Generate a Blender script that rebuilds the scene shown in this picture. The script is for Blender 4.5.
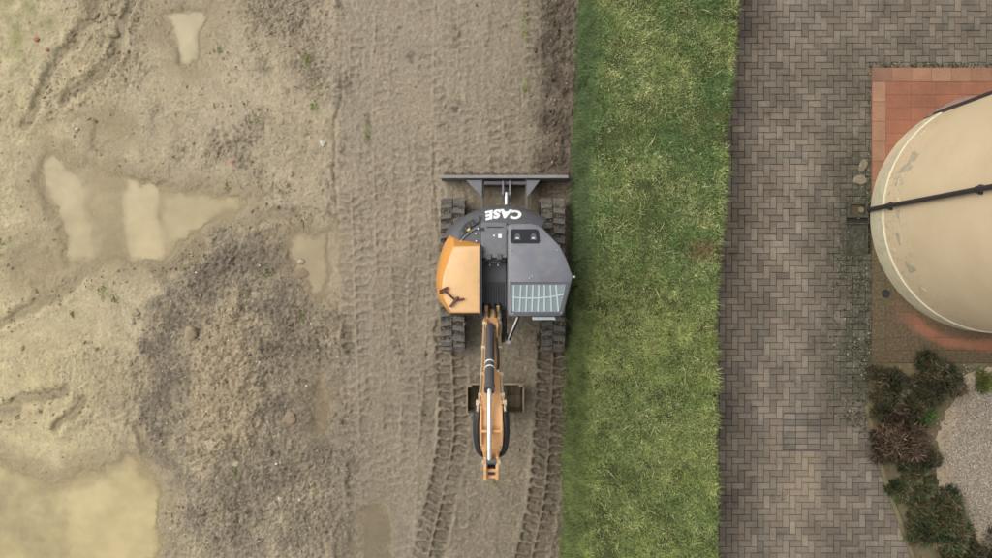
import bpy, bmesh, math, random
import numpy as np
from mathutils import Vector, Matrix
for o in list(bpy.data.objects): bpy.data.objects.remove(o)
R = math.radians
random.seed(7)
S = bpy.context.scene
C = S.collection
# ------------------------------------------------------------------ camera, sky, sun, exposure
HC = 12.0                                   # drone height in metres
cam = bpy.data.cameras.new('camera'); cam.lens = 27.0; cam.sensor_width = 36.0; cam.clip_end = 500
co = bpy.data.objects.new('camera', cam); C.objects.link(co)
co.location = (0, 0, HC); co.rotation_euler = (0, 0, 0); S.camera = co
W = bpy.data.worlds.new('World'); S.world = W; W.use_nodes = True
wt = W.node_tree; bg = wt.nodes['Background']
sky = wt.nodes.new('ShaderNodeTexSky'); sky.sky_type = 'NISHITA'; sky.sun_disc = False
SUN_EL, SUN_AZ = R(54), R(295)
sky.sun_elevation = SUN_EL; sky.sun_rotation = SUN_AZ
sky.dust_density = 4.0; sky.air_density = 1.0; sky.ozone_density = 1.0
hs = wt.nodes.new('ShaderNodeHueSaturation'); hs.inputs['Saturation'].default_value = 0.18
wt.links.new(sky.outputs[0], hs.inputs['Color']); wt.links.new(hs.outputs[0], bg.inputs[0])
bg.inputs[1].default_value = 0.142
sl = bpy.data.lights.new('sun', 'SUN'); sl.energy = 1.15; sl.angle = R(60); sl.color = (1, .95, .86)
so = bpy.data.objects.new('sun', sl); C.objects.link(so)
sd = Vector((math.sin(SUN_AZ)*math.cos(SUN_EL), math.cos(SUN_AZ)*math.cos(SUN_EL), math.sin(SUN_EL)))
so.rotation_euler = sd.to_track_quat('Z', 'Y').to_euler(); so.location = (0, 0, 20)
S.view_settings.view_transform = 'Standard'; S.view_settings.look = 'None'
S.view_settings.exposure = 0.2; S.view_settings.gamma = 1.0
S.render.engine = 'CYCLES'

# ------------------------------------------------------------------ measuring: photo pixel at height z -> metres
def wp(px, py, z=0.0):
    s = 744.0/(HC - z)
    return ((px-496)/s, (279-py)/s)
def w3(px, py, z): x, y = wp(px, py, z); return (x, y, z)
def lin(c): return tuple(((v/255)/12.92 if v/255 <= .04045 else ((v/255+.055)/1.055)**2.4) for v in c)

# ------------------------------------------------------------------ materials
def newmat(name):
    m = bpy.data.materials.new(name); m.use_nodes = True
    nt = m.node_tree; b = nt.nodes['Principled BSDF']
    return m, nt, b
def nd(nt, t, **kw):
    n = nt.nodes.new(t)
    for k, v in kw.items():
        if k in n.inputs: n.inputs[k].default_value = v
        else: setattr(n, k, v)
    return n
def noise(nt, scale, detail=4, coord=None, rough=.55):
    n = nd(nt, 'ShaderNodeTexNoise', Scale=scale, Detail=detail, Roughness=rough)
    if coord is None:
        coord = nd(nt, 'ShaderNodeTexCoord').outputs['Object']
    nt.links.new(coord, n.inputs['Vector']); return n
def ramp(nt, src, stops):
    r = nd(nt, 'ShaderNodeValToRGB'); e = r.color_ramp.elements
    while len(e) < len(stops): e.new(.5)
    for i, (p, c) in enumerate(stops):
        e[i].position = p; e[i].color = (*c, 1) if len(c) == 3 else c
    nt.links.new(src, r.inputs[0]); return r
def mixc(nt, a, b, fac, mode='MIX'):
    m = nd(nt, 'ShaderNodeMix', data_type='RGBA', blend_type=mode)
    for s, v in ((m.inputs[6], a), (m.inputs[7], b), (m.inputs[0], fac)):
        if isinstance(v, (int, float)): s.default_value = v
        elif isinstance(v, tuple): s.default_value = (*v[:3], 1)
        else: nt.links.new(v, s)
    return m.outputs[2]
def bump(nt, b, src, strength=.3, dist=.02, prev=None):
    n = nd(nt, 'ShaderNodeBump', Strength=strength, Distance=dist)
    nt.links.new(src, n.inputs['Height'])
    if prev is not None: nt.links.new(prev, n.inputs['Normal'])
    nt.links.new(n.outputs[0], b.inputs['Normal']); return n.outputs[0]
def simple(name, col, rough=.5, metal=0., var=.15, scale=6., dirt=None, dirt_amt=.3, bmp=0., spec=.5, d0=.5):
    """plain painted or cast surface with slight colour drift and dirt"""
    m, nt, b = newmat(name)
    n = noise(nt, scale, 5)
    lo = tuple(c*(1-var) for c in col); hi = tuple(min(1, c*(1+var)) for c in col)
    r = ramp(nt, n.outputs[0], [(.3, lo), (.7, hi)])
    out = r.outputs[0]
    if dirt:
        n2 = noise(nt, scale*2.7, 6, rough=.7)
        r2 = ramp(nt, n2.outputs[0], [(d0, (0, 0, 0)), (d0+.22, (dirt_amt,)*3)])
        out = mixc(nt, out, dirt, r2.outputs[0])
    nt.links.new(out, b.inputs['Base Color'])
    r3 = ramp(nt, n.outputs[0], [(.3, (max(.02, rough-.08),)*3), (.7, (min(1, rough+.1),)*3)])
    nt.links.new(r3.outputs[0], b.inputs['Roughness'])
    b.inputs['Metallic'].default_value = metal; b.inputs['Specular IOR Level'].default_value = spec
    if bmp:
        n4 = noise(nt, scale*12, 4); bump(nt, b, n4.outputs[0], bmp, .01)
    return m
MUD = (.20, .165, .12)
M = {}
M['grey_paint'] = simple('grey_paint', lin((108, 109, 114)), .5, var=.08, dirt=lin((150, 142, 126)), dirt_amt=.25, d0=.46)
M['roof_paint'] = simple('roof_paint', lin((112, 114, 122)), .5, var=.05, scale=3, dirt=lin((150, 145, 135)), dirt_amt=.28, d0=.46)
M['dark_paint'] = simple('dark_paint', lin((82, 83, 88)), .5, var=.1, dirt=MUD, dirt_amt=.2)
M['black'] = simple('black', (.022, .022, .024), .5, var=.2, dirt=MUD, dirt_amt=.12)
M['hood_orange'] = simple('hood_orange', lin((222, 178, 124)), .42, var=.04, scale=2.5, dirt=lin((188, 164, 124)), dirt_amt=.35, d0=.46)
M['side_orange'] = simple('side_orange', lin((216, 152, 76)), .42, var=.05, scale=2.5, dirt=lin((180, 140, 90)), dirt_amt=.15)
M['boom_orange'] = simple('boom_orange', lin((212, 164, 112)), .45, var=.08, dirt=lin((150, 120, 85)), dirt_amt=.35)
M['pipe_steel'] = simple('pipe_steel', lin((205, 185, 155)), .35, metal=.3, var=.1, dirt=MUD, dirt_amt=.3)
M['chrome'] = simple('chrome', (.75, .75, .75), .22, metal=.9, var=.05)
M['barrel'] = simple('barrel', lin((88, 88, 92)), .4, var=.08, dirt=MUD, dirt_amt=.1)
M['white'] = simple('white', (.82, .82, .80), .5, var=.03)
M['rubber'] = simple('rubber', lin((52, 52, 52)), .85, var=.25, scale=9, dirt=lin((140, 128, 108)), dirt_amt=.75, bmp=.4)
M['track_lug'] = simple('track_lug', lin((92, 91, 89)), .85, var=.3, scale=9, dirt=lin((128, 118, 100)), dirt_amt=1.0, bmp=.6, d0=.42)
M['mud_steel'] = simple('mud_steel', lin((96, 92, 90)), .6, var=.2, dirt=lin((120, 108, 88)), dirt_amt=.8, bmp=.3)
M['blade_edge'] = simple('blade_edge', lin((134, 130, 130)), .5, var=.12, scale=8, dirt=lin((125, 112, 95)), dirt_amt=.5)
M['bucket_steel'] = simple('bucket_steel', lin((138, 124, 98)), .55, metal=.2, var=.25, dirt=lin((95, 82, 60)), dirt_amt=.7, bmp=.3)
M['bucket_mud'] = simple('bucket_mud', lin((78, 68, 48)), .7, var=.3, scale=10, bmp=.5)
M['glass'] = simple('glass', lin((128, 138, 141)), .12, var=.08, scale=3, spec=.6)  # opaque pane; its pale grey-teal base colour stands in for reflected sky
M['dark_glass'] = simple('dark_glass', (.02, .022, .025), .08, var=.1)
M['guard_bar'] = simple('guard_bar', lin((172, 184, 186)), .4, var=.06)
M['lamp_lens'] = simple('lamp_lens', (.62, .6, .58), .25, var=.05)
M['rust_brown'] = simple('rust_brown', lin((88, 48, 38)), .5, var=.2)
M['yellow'] = simple('yellow', (.75, .55, .06), .5, var=.05)
M['red'] = simple('red', lin((170, 80, 60)), .5, var=.1)
M['pipe_dark'] = simple('pipe_dark', lin((58, 54, 56)), .4, var=.12, scale=4)
M['concrete'] = simple('concrete', lin((158, 146, 126)), .85, var=.2, scale=7, dirt=lin((85, 85, 60)), dirt_amt=.6, bmp=.4)
M['kerb'] = simple('kerb', lin((116, 108, 80)), .9, var=.2, scale=6, dirt=lin((86, 84, 50)), dirt_amt=.7, bmp=.5)
M['mossy'] = simple('mossy', lin((62, 60, 48)), .9, var=.35, scale=9, dirt=lin((140, 138, 120)), dirt_amt=.45, bmp=.6)
M['bark'] = simple('bark', lin((96, 72, 56)), .8, var=.3)

def attr_mat(name, rough=.8, scale=40, amp=.25, bmp=.3, spec=.3, transl=0.):
    """colour comes from the mesh's own colour attribute, broken up by noise"""
    m, nt, b = newmat(name)
    a = nd(nt, 'ShaderNodeAttribute', attribute_name='col')
    n = noise(nt, scale, 5)
    r = ramp(nt, n.outputs[0], [(.25, (1-amp,)*3), (.75, (1+amp,)*3)])
    nt.links.new(mixc(nt, a.outputs[0], r.outputs[0], 1.0, 'MULTIPLY'), b.inputs['Base Color'])
    b.inputs['Roughness'].default_value = rough; b.inputs['Specular IOR Level'].default_value = spec
    if bmp: bump(nt, b, n.outputs[0], bmp, .01)
    if transl:
        t = nd(nt, 'ShaderNodeBsdfTranslucent'); nt.links.new(a.outputs[0], t.inputs[0])
        mx = nd(nt, 'ShaderNodeMixShader'); mx.inputs[0].default_value = transl
        o = nt.nodes['Material Output']
        nt.links.new(b.outputs[0], mx.inputs[1]); nt.links.new(t.outputs[0], mx.inputs[2]); nt.links.new(mx.outputs[0], o.inputs[0])
    return m
M['leaf'] = attr_mat('leaf', .55, 15, .15, 0, .35, .25)
M['stone'] = attr_mat('stone', .85, 60, .25, .4)

# ------------------------------------------------------------------ mesh helpers
class MB:
    def __init__(s): s.v = []; s.f = []
    def add(s, vs, fs):
        o = len(s.v); s.v += [tuple(v) for v in vs]; s.f += [tuple(i+o for i in f) for f in fs]; return s
    def box(s, c, size, rot=None):
        hx, hy, hz = (d/2 for d in size)
        vs = [Vector((x, y, z)) for x in (-hx, hx) for y in (-hy, hy) for z in (-hz, hz)]
        if rot is not None: vs = [rot @ v for v in vs]
        c = Vector(c)
        return s.add([v+c for v in vs], [(0, 1, 3, 2), (4, 6, 7, 5), (0, 4, 5, 1), (2, 3, 7, 6), (0, 2, 6, 4), (1, 5, 7, 3)])
    def rings(s, rs, cap=True):
        n = len(rs[0]); vs = [p for r in rs for p in r]; fs = []
        for k in range(len(rs)-1):
            for i in range(n):
                j = (i+1) % n; fs.append((k*n+i, k*n+j, (k+1)*n+j, (k+1)*n+i))
        if cap: fs += [tuple(range(n))[::-1], tuple((len(rs)-1)*n+i for i in range(n))]
        return s.add(vs, fs)
    def prism(s, poly, z0, z1): return s.rings([[(x, y, z0) for x, y in poly], [(x, y, z1) for x, y in poly]])
    def prismx(s, poly, x0, x1):           # poly in (y, z)
        return s.rings([[(x0, y, z) for y, z in poly], [(x1, y, z) for y, z in poly]])
    def tube(s, pts, r, n=10):
        pts = [Vector(p) for p in pts]; rr = r if isinstance(r, (list, tuple)) else [r]*len(pts); rs = []
        up = None
        for i, p in enumerate(pts):
            t = (pts[min(i+1, len(pts)-1)]-pts[max(i-1, 0)]).normalized()
            if up is None: up = t.orthogonal().normalized()
            up = (up - t*up.dot(t)).normalized(); sd_ = t.cross(up)
            rs.append([p+(up*math.cos(a)+sd_*math.sin(a))*rr[i] for a in [2*math.pi*k/n for k in range(n)]])
        return s.rings(rs)
    def build(s, name, mat, parent=None, bevel=0, smooth=False, seg=2):
        me = bpy.data.meshes.new(name); me.from_pydata(s.v, [], s.f); me.update()
        bm = bmesh.new(); bm.from_mesh(me); bmesh.ops.recalc_face_normals(bm, faces=bm.faces); bm.to_mesh(me); bm.free()
        if mat: me.materials.append(M[mat] if isinstance(mat, str) else mat)
        o = bpy.data.objects.new(name, me); C.objects.link(o)
        if parent is not None: o.parent = parent
        if bevel:
            b = o.modifiers.new('bevel', 'BEVEL'); b.width = bevel; b.segments = seg; b.limit_method = 'ANGLE'; b.angle_limit = R(28)
        if smooth:
            for p in me.polygons: p.use_smooth = True
            me.set_sharp_from_angle(angle=R(38))
        return o
def fast_mesh(name, V, F, mat, cols=None, parent=None, smooth=False, alpha=None):
    """V (n,3) array, F (m,k) array of equal-sided faces, cols (n,3) linear colour for every vertex"""
    V = np.asarray(V, np.float32); F = np.asarray(F, np.int32); m, k = F.shape
    me = bpy.data.meshes.new(name); me.vertices.add(len(V)); me.vertices.foreach_set('co', V.ravel())
    me.loops.add(m*k); me.loops.foreach_set('vertex_index', F.ravel())
    me.polygons.add(m); me.polygons.foreach_set('loop_start', np.arange(0, m*k, k, dtype=np.int32))
    me.polygons.foreach_set('loop_total', np.full(m, k, np.int32))
    me.polygons.foreach_set('use_smooth', np.full(m, smooth, bool))
    me.update(calc_edges=True)
    if cols is not None:
        a = me.color_attributes.new('col', 'FLOAT_COLOR', 'POINT')
        c4 = np.ones((len(V), 4), np.float32); c4[:, :3] = cols
        if alpha is not None: c4[:, 3] = alpha
        a.data.foreach_set('color', c4.ravel())
    me.materials.append(M[mat] if isinstance(mat, str) else mat)
    o = bpy.data.objects.new(name, me); C.objects.link(o)
    if parent is not None: o.parent = parent
    return o
def tag(o, label=None, cat=None, group=None, kind=None):
    for k, v in (('label', label), ('category', cat), ('group', group), ('kind', kind)):
        if v: o[k] = v
    return o
def empty(name, loc=(0, 0, 0)):
    o = bpy.data.objects.new(name, None); C.objects.link(o); o.location = loc; o.empty_display_size = .2; return o
def catmull(pts, n=6, closed=False):
    P = [Vector(p) for p in pts]; out = []; m = len(P)
    for i in range(m if closed else m-1):
        g = (lambda k: P[k % m]) if closed else (lambda k: P[max(0, min(m-1, k))])
        a, b, c, d = g(i-1), g(i), g(i+1), g(i+2)
        for k in range(n):
            t = k/n
            out.append(.5*((2*b)+(c-a)*t+(2*a-5*b+4*c-d)*t*t+(3*b-3*c+d-a)*t**3))
    if not closed: out.append(P[-1])
    return [tuple(p) for p in out]

# ------------------------------------------------------------------ numpy noise and masks
rng = np.random.default_rng(11)
PERM = rng.permutation(512); GR = rng.uniform(0, 2*np.pi, 512)
def perlin(x, y, seed=0):
    xi = np.floor(x).astype(int); yi = np.floor(y).astype(int); xf = x-xi; yf = y-yi
    def g(ix, iy, dx, dy):
        h = PERM[(PERM[(ix+seed*37) & 511]+iy) & 511]; a = GR[h]; return np.cos(a)*dx+np.sin(a)*dy
    u = xf**3*(xf*(xf*6-15)+10); v = yf**3*(yf*(yf*6-15)+10)
    a = g(xi, yi, xf, yf); b = g(xi+1, yi, xf-1, yf); c = g(xi, yi+1, xf, yf-1); d = g(xi+1, yi+1, xf-1, yf-1)
    return (a+(b-a)*u+(c-a)*v+(a-b-c+d)*u*v)*1.5
def fbm(x, y, f, octv=4, seed=0, gain=.5):
    s = np.zeros_like(x); amp = 1.; t = 0
    for k in range(octv):
        s += amp*perlin(x*f, y*f, seed+k*3); t += amp; amp *= gain; f *= 2.03
    return s/t
def sm(a, b, x):
    t = np.clip((x-a)/(b-a), 0, 1); return t*t*(3-2*t)
def poly_sd(px, py, poly):
    """signed distance in pixels, negative inside"""
    d = np.full(px.shape, 1e9); ins = np.zeros(px.shape, bool); n = len(poly)
    for i in range(n):
        ax, ay = poly[i]; bx, by = poly[(i+1) % n]
        ex, ey = bx-ax, by-ay; wx, wy = px-ax, py-ay
        t = np.clip((wx*ex+wy*ey)/(ex*ex+ey*ey), 0, 1)
        d = np.minimum(d, (wx-t*ex)**2+(wy-t*ey)**2)
        if ay != by:
            c = ((ay > py) != (by > py)) & (px < (bx-ax)*(py-ay)/(by-ay)+ax); ins ^= c
    d = np.sqrt(d); return np.where(ins, -d, d)
def line_d(px, py, pts):
    d = np.full(px.shape, 1e9)
    for (ax, ay), (bx, by) in zip(pts, pts[1:]):
        ex, ey = bx-ax, by-ay; wx, wy = px-ax, py-ay
        t = np.clip((wx*ex+wy*ey)/(ex*ex+ey*ey), 0, 1)
        d = np.minimum(d, (wx-t*ex)**2+(wy-t*ey)**2)
    return np.sqrt(d)

# ------------------------------------------------------------------ ground: one far sheet, then the muddy site as real relief
far = MB().add([(-150, -150, -.25), (150, -150, -.25), (150, 150, -.25), (-150, 150, -.25)], [(0, 1, 2, 3)]).build('ground', simple('far_soil', lin((140, 125, 100)), .9, var=.2, scale=.3))
tag(far, kind='structure')
PUD = {
 'a': [(160, 12), (185, 10), (213, 12), (204, 35), (196, 66), (188, 70), (180, 62), (170, 42), (163, 28)],
 'b': [(36, 168), (58, 146), (72, 165), (100, 165), (128, 178), (160, 182), (205, 190), (250, 194), (247, 212), (215, 226), (190, 240), (160, 263), (120, 262), (66, 268), (58, 230), (48, 205)],
 'e': [(20, 250), (40, 243), (62, 252), (64, 270), (40, 286), (16, 280)],
 'f': [(94, 125), (112, 118), (126, 128), (122, 143), (104, 148), (94, 140)],
 'c': [(284, 236), (300, 230), (330, 234), (333, 262), (326, 300), (310, 296), (298, 278), (288, 260)],
 'd': [(-60, 452), (0, 455), (40, 478), (90, 466), (130, 457), (152, 462), (170, 490), (160, 512), (162, 540), (150, 580), (130, 640), (-60, 640)],
 'g': [(312, 376), (328, 372), (330, 402), (326, 440), (314, 432)],
 'h': [(362, 506), (384, 500), (392, 530), (386, 580), (362, 580)],
}
DARK = [(178, 268), (215, 244), (262, 232), (284, 240), (296, 285), (325, 310), (338, 350), (345, 420), (350, 600), (172, 600), (165, 480), (150, 452), (136, 420), (134, 345), (146, 305), (165, 282)]
SPINE = [(222, 300), (240, 296), (256, 330), (262, 400), (258, 445), (215, 452), (196, 430), (192, 392), (198, 345)]
RUT = [[(-20, 328), (20, 312), (60, 292), (108, 262), (130, 262), (165, 268), (190, 250)], [(36, 178), (48, 205), (60, 218)], [(-10, 420), (30, 404), (62, 396)],
       [(60, 432), (80, 410), (84, 400)], [(30, 120), (60, 70), (90, 25), (100, -20)], [(72, 100), (100, 70), (122, 35), (132, -10)], [(140, 425), (152, 450), (150, 462)], [(196, 250), (205, 220), (300, 215)]]
def axis(a, b, fine, lo, hi, coarse):
    return np.unique(np.concatenate([np.arange(a, lo, coarse), np.arange(lo, hi, fine), np.arange(hi, b+coarse*.5, coarse)]))
gx = axis(-13, 1.62, .0165, -8.35, 1.62, .1); gy = axis(-8, 8, .0165, -4.75, 4.75, .1)
X, Y = np.meshgrid(gx, gy); PX = 496+62*X; PY = 279-62*Y
wx_ = PX+fbm(X, Y, .9, 4, 1)*16; wy_ = PY+fbm(X, Y, .9, 4, 5)*16
wx2 = PX+fbm(X, Y, 1.6, 5, 1, .6)*10; wy2 = PY+fbm(X, Y, 1.6, 5, 5, .6)*10
lane = sm(322, 352, wx_+8*np.sin(PY/60.)); dark = 1-sm(-14, 14, poly_sd(wx_, wy_, DARK)+fbm(X, Y, 3.5, 4, 15, .65)*22)
spine = 1-sm(-16, 14, poly_sd(wx_, wy_, SPINE)+fbm(X, Y, 3.5, 4, 18, .65)*16); strip = sm(526, 550, wx_)*(1-sm(165, 215, PY)*.55)
pud = np.zeros_like(X); psd = np.full(X.shape, 1e9)
for p in PUD.values(): psd = np.minimum(psd, poly_sd(wx2, wy2, p))
psd = psd+fbm(X, Y, 2.2, 5, 8, .65)*14; pud = 1-sm(-11, 6, psd)
clod = fbm(X, Y, 3.2, 4, 20, .6); fine = fbm(X, Y, 13, 4, 30, .65); big = fbm(X, Y, .45, 3, 40)
billow = np.abs(fbm(X, Y, 5.5, 3, 44))
patch = sm(-.12, .3, fbm(X, Y, .55, 3, 47)+.25*fbm(X, Y, 3, 3, 49))          # smooth worn clay against crumbly soil
rough = (.28+.72*patch)*(1-lane)+.35*lane+.5*dark*(1-patch)+.55*strip
h = .055+big*.05*(1-lane)+(clod*.06*rough+fine*.040*rough-billow*.06*rough)*(.45+.55*sm(60, 240, PX))
crumb = fbm(X, Y, 34, 2, 52); h += crumb*.020*rough*(.4+.6*sm(80, 240, PX))
h += dark*(.06+.04*big)+spine*.09*(1+.5*clod)
bx_ = wx_-PX
ruts = np.zeros_like(X)
for r_ in RUT:
    d = line_d(wx_, wy_, r_); ruts = np.maximum(ruts, np.exp(-(d/4.2)**2)); h += .035*np.exp(-((d-9)/4.5)**2)*(.5+clod)
h -= ruts*.10
# lug prints: (centre line, half width px, pitch px, depth)
PR = [([(449, 330), (452, 360), (454, 430), (446, 480), (432, 540), (420, 600)], 14.5, 9.6, .038, 1.0),
      ([(553, 330), (552, 380), (549, 440), (543, 500), (534, 545), (520, 610)], 14.5, 9.6, .05, 1.0),
      ([(352, -40), (350, 120), (356, 300), (360, 420), (366, 600)], 14, 8.8, .022, .85),
      ([(377, -40), (374, 120), (378, 300), (384, 420), (396, 600)], 14, 9.4, .018, .8),
      ([(388, -40), (398, 140), (390, 300), (376, 440), (366, 600)], 14, 9.0, .013, .65),
      ([(404, -40), (407, 120), (410, 190), (408, 320), (400, 440), (398, 600)], 15, 9.2, .021, .85),
      ([(424, -40), (418, 100), (426, 200), (414, 330), (420, 430), (410, 600)], 14, 8.8, .014, .7),
      ([(436, -40), (433, 100), (431, 200), (428, 300), (420, 430), (396, 600)], 14, 9.2, .019, .8),
      ([(462, -40), (458, 60), (464, 170)], 14, 9.0, .014, .7), ([(478, -40), (484, 60), (478, 170)], 15, 9.2, .019, .8), ([(508, -40), (502, 80), (506, 170)], 14, 9.2, .022, .8),
      ([(520, -40), (524, 80), (520, 170)], 12, 9.0, .012, .6), ([(540, -40), (541, 80), (548, 170), (552, 220)], 13, 9.4, .02, .75),
      ([(470, 330), (468, 420), (470, 600)], 13, 9.2, .012, .6), ([(512, 350), (514, 440), (506, 600)], 13, 9.2, .012, .6),
      ([(330, 330), (338, 420), (345, 500), (352, 600)], 12, 9.2, .016, .6),
      ([(500, 460), (492, 520), (486, 600)], 13, 9.2, .012, .4),
      ([(10, 108), (60, 40), (96, -20)], 15, 9, .016, .7), ([(66, 80), (104, 22), (130, -20)], 12, 9, .012, .5)]
prints = np.zeros_like(X); groove_all = np.zeros_like(X); bars = np.zeros_like(X)
for pts, hw, pit, dep, cl in PR:
    best = np.full(X.shape, 1e9); U = np.zeros_like(X); Vv = np.zeros_like(X); acc = 0
    P = catmull([(a, b, 0) for a, b in pts], 5); P = [(p[0], p[1]) for p in P]
    for (ax, ay), (bx, by) in zip(P, P[1:]):
        ex, ey = bx-ax, by-ay; L = math.hypot(ex, ey); qx, qy = PX-ax, PY-ay
        t = np.clip((qx*ex+qy*ey)/(L*L), 0, 1); d = np.hypot(qx-t*ex, qy-t*ey); c = d < best
        side = np.sign(ex*qy-ey*qx)
        best = np.where(c, d, best); U = np.where(c, acc+t*L, U); Vv = np.where(c, side*d, Vv); acc += L
    wobx = fbm(X, Y, 4, 2, 60+int(pts[0][0]))*3.4+fbm(X, Y, 12, 2, 61+int(pts[0][0]))*1.6
    ins = 1-sm(hw-1.5, hw+1.5, best+wobx*.5)
    half = (Vv > 0)*.5*pit
    ph = (U+half+wobx+.10*np.abs(Vv)) % pit
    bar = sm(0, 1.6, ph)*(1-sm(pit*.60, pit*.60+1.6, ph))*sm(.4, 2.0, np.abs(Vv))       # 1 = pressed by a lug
    wear = np.clip((.75 if cl >= 1 else .5)+2.4*fbm(X, Y, 1.1, 3, 66+int(hw)+int(pts[0][0])), 0, 1)*cl+ (cl >= 1)*.35; wear = np.clip(wear, 0, 1.1)
    dep *= 1.5 if cl >= 1 else 1.05; k_ = .75 if cl >= 1 else .42; lev = h*(1-ins*k_*cl)+.05*ins*k_*cl
    h = lev-ins*dep*bar*wear+ins*dep*.35*(1-bar)*wear
    h += (1-sm(0, 5, np.abs(best-hw-2)))*dep*.45*cl*(.6+clod)
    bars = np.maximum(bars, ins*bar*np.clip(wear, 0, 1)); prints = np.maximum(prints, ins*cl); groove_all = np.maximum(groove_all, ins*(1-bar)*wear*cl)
h += (fine*.010+crumb*.008)*prints
# wheel-line grooves in the lane
for gxp, dep in ((341, .03), (437, .018), (388, .008), (463, .008)):
    h -= dep*np.clip(.6+1.8*fbm(X, Y, .7, 2, gxp), 0, 1)*np.exp(-((PX-gxp-5*np.sin(PY/70.+gxp)-bx_*.5)/1.8)**2)
# mud dragged up along the foot of the bank
h += .05*sm(556, 575, wx_)*(.7+clod)
shore = 1-sm(0, 34, psd); h = h*(1-.8*shore)+.8*shore*(.016+.016*fbm(X, Y, 3, 4, 12, .6)+.05*sm(4, 30, psd)*(h-.0))
h = np.maximum(h, .004+.008*sm(-2, 8, psd))
band = 1-sm(-6, 6, poly_sd(wx2, wy2, [(127, 176), (156, 178), (158, 262), (130, 264)])); band2 = 1-sm(-8, 8, poly_sd(wx2, wy2, [(165, 196), (246, 196), (190, 236), (165, 240)])); deep = 1-sm(-30, -4, psd); pool = np.zeros_like(X)
for pl_ in ([(44, 160), (60, 150), (84, 190), (96, 258), (70, 262), (56, 215)], [(75, 500), (130, 468), (166, 490), (160, 560), (150, 640), (60, 640)], PUD['a'], PUD['c']): pool = np.maximum(pool, 1-sm(-12, 10, poly_sd(wx2, wy2, pl_)))
h = h*(1-pud)+(-.016-.035*fbm(X, Y, 1.5, 4, 14, .6)-.06*band-.03*band2-.035*pool-.012*deep)*pud
# colour of the soil
def mixn(a, b, t): return a*(1-t[..., None])+np.array(b)*t[..., None]
col = np.zeros(X.shape+(3,))+np.array(lin((176, 161, 132)))
yel = sm(250, 20, PX)*(.6+.4*sm(200, 450, PY)); col = mixn(col, lin((196, 180, 138)), yel)
tone = fbm(X, Y, .8, 4, 71, .6); col *= (1+.26*tone+.2*fbm(X, Y, 4, 3, 72))[..., None]
crum = np.clip(patch*(1-lane)*sm(40, 210, PX), 0, 1)
col = mixn(col, lin((142, 128, 106)), crum*np.clip(.6+.9*fbm(X, Y, 6, 4, 73, .65), 0, 1))
col = mixn(col, lin((153, 140, 119)), lane*.85)
col = mixn(col, lin((142, 130, 110)), lane*np.clip(sm(150, 420, PY)*.75+.7*fbm(X, Y, 1.1, 4, 74, .6), 0, 1))
col = mixn(col, lin((136, 124, 103)), lane*sm(440, 540, PX)*.6)
col = mixn(col, lin((124, 113, 96)), dark*(1-.9*spine)*(1-.25*sm(440, 540, PY))*np.clip(.66+1.5*fbm(X, Y, 1.6, 5, 77, .6), 0, 1))
col = mixn(col, lin((170, 152, 121)), spine*.95)
col = mixn(col, lin((92, 80, 66)), np.clip(strip*(.8+.9*fbm(X, Y, 2.5, 4, 80, .6)), 0, 1))
col = mixn(col, lin((112, 101, 83)), prints*sm(300, 400, PY)*sm(410, 440, PX)*.6)
col = mixn(col, lin((118, 107, 84)), ruts*.55)
# damp smudges and clods in the lane
for mx, my, rx, ry in ((342, 10, 8, 14), (346, 85, 9, 30), (342, 150, 7, 25), (457, 38, 6, 22), (457, 110, 8, 14), (412, 58, 4, 10), (368, 130, 6, 24), (444, 128, 6, 6), (500, 105, 8, 8), (455, 165, 30, 6), (510, 165, 35, 8), (333, 200, 6, 40), (345, 330, 7, 60), (352, 470, 6, 70), (400, 350, 8, 16), (425, 410, 6, 20)):
    q = 1-sm(.2, 1.25, np.hypot((wx2-mx)/rx, (wy2-my)/ry)); col = mixn(col, lin((100, 89, 74)), q*np.clip(.35+1.6*fbm(X, Y, 9, 3, 85), 0, .8))
col *= (1-.15*bars+.07*groove_all)[..., None]  # lug imprints darker, ridges lighter: dampness and relief shade put into the colour
mott = fbm(X, Y, 16, 3, 87, .7); col = mixn(col, lin((92, 82, 68)), np.clip(sm(.12, .4, mott)*(.2+.5*crum+.35*dark+.3*strip), 0, .7))
col = mixn(col, lin((196, 182, 152)), sm(.15, .45, -mott)*.35*(1-strip))
m2 = fbm(X, Y, 7, 4, 93, .65); m3 = fbm(X, Y, 2.4, 4, 95, .6)
col = mixn(col, lin((112, 100, 82)), sm(.10, .32, m2)*sm(-.15, .25, m3)*(1-lane*.8)*.5*(1-yel*.7))
col = mixn(col, lin((186, 170, 138)), sm(.1, .35, -m3)*sm(-.3, .3, -m2)*.55*(1-lane*.7)*(1-dark*.8)*(1-strip))
silt = 1-sm(-2, 30, psd+16*fbm(X, Y, 3, 4, 89)); col = mixn(col, lin((168, 151, 118)), silt*.75*sm(420, 280, PX)*(1-.5*dark)); col = mixn(col, lin((156, 139, 106)), pud*.6)
moss = np.zeros_like(X)
for mx, my, rx, ry in ((525, 22, 4, 22), (525, 95, 4, 26), (366, 130, 5, 10), (380, 132, 3, 6), (368, 52, 3, 8), (310, 62, 6, 9), (318, 100, 7, 22), (300, 150, 12, 12), (14, 40, 40, 45), (8, 8, 50, 20), (45, 20, 16, 24), (8, 242, 8, 6), (110, 292, 10, 9), (290, 250, 6, 6)):
    q = 1-sm(.35, 1.1, np.hypot((wx2-mx)/rx, (wy2-my)/ry)); moss = np.maximum(moss, q*np.clip(.5+1.8*fbm(X, Y, 5, 3, 90), 0, 1))
col = mixn(col, lin((128, 134, 62)), moss*.55)
wet = 1-sm(3, 26, psd); col *= (1-.10*wet*(1-pud))[..., None]
col *= (1+.14*fine+.10*crumb)[..., None]
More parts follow.
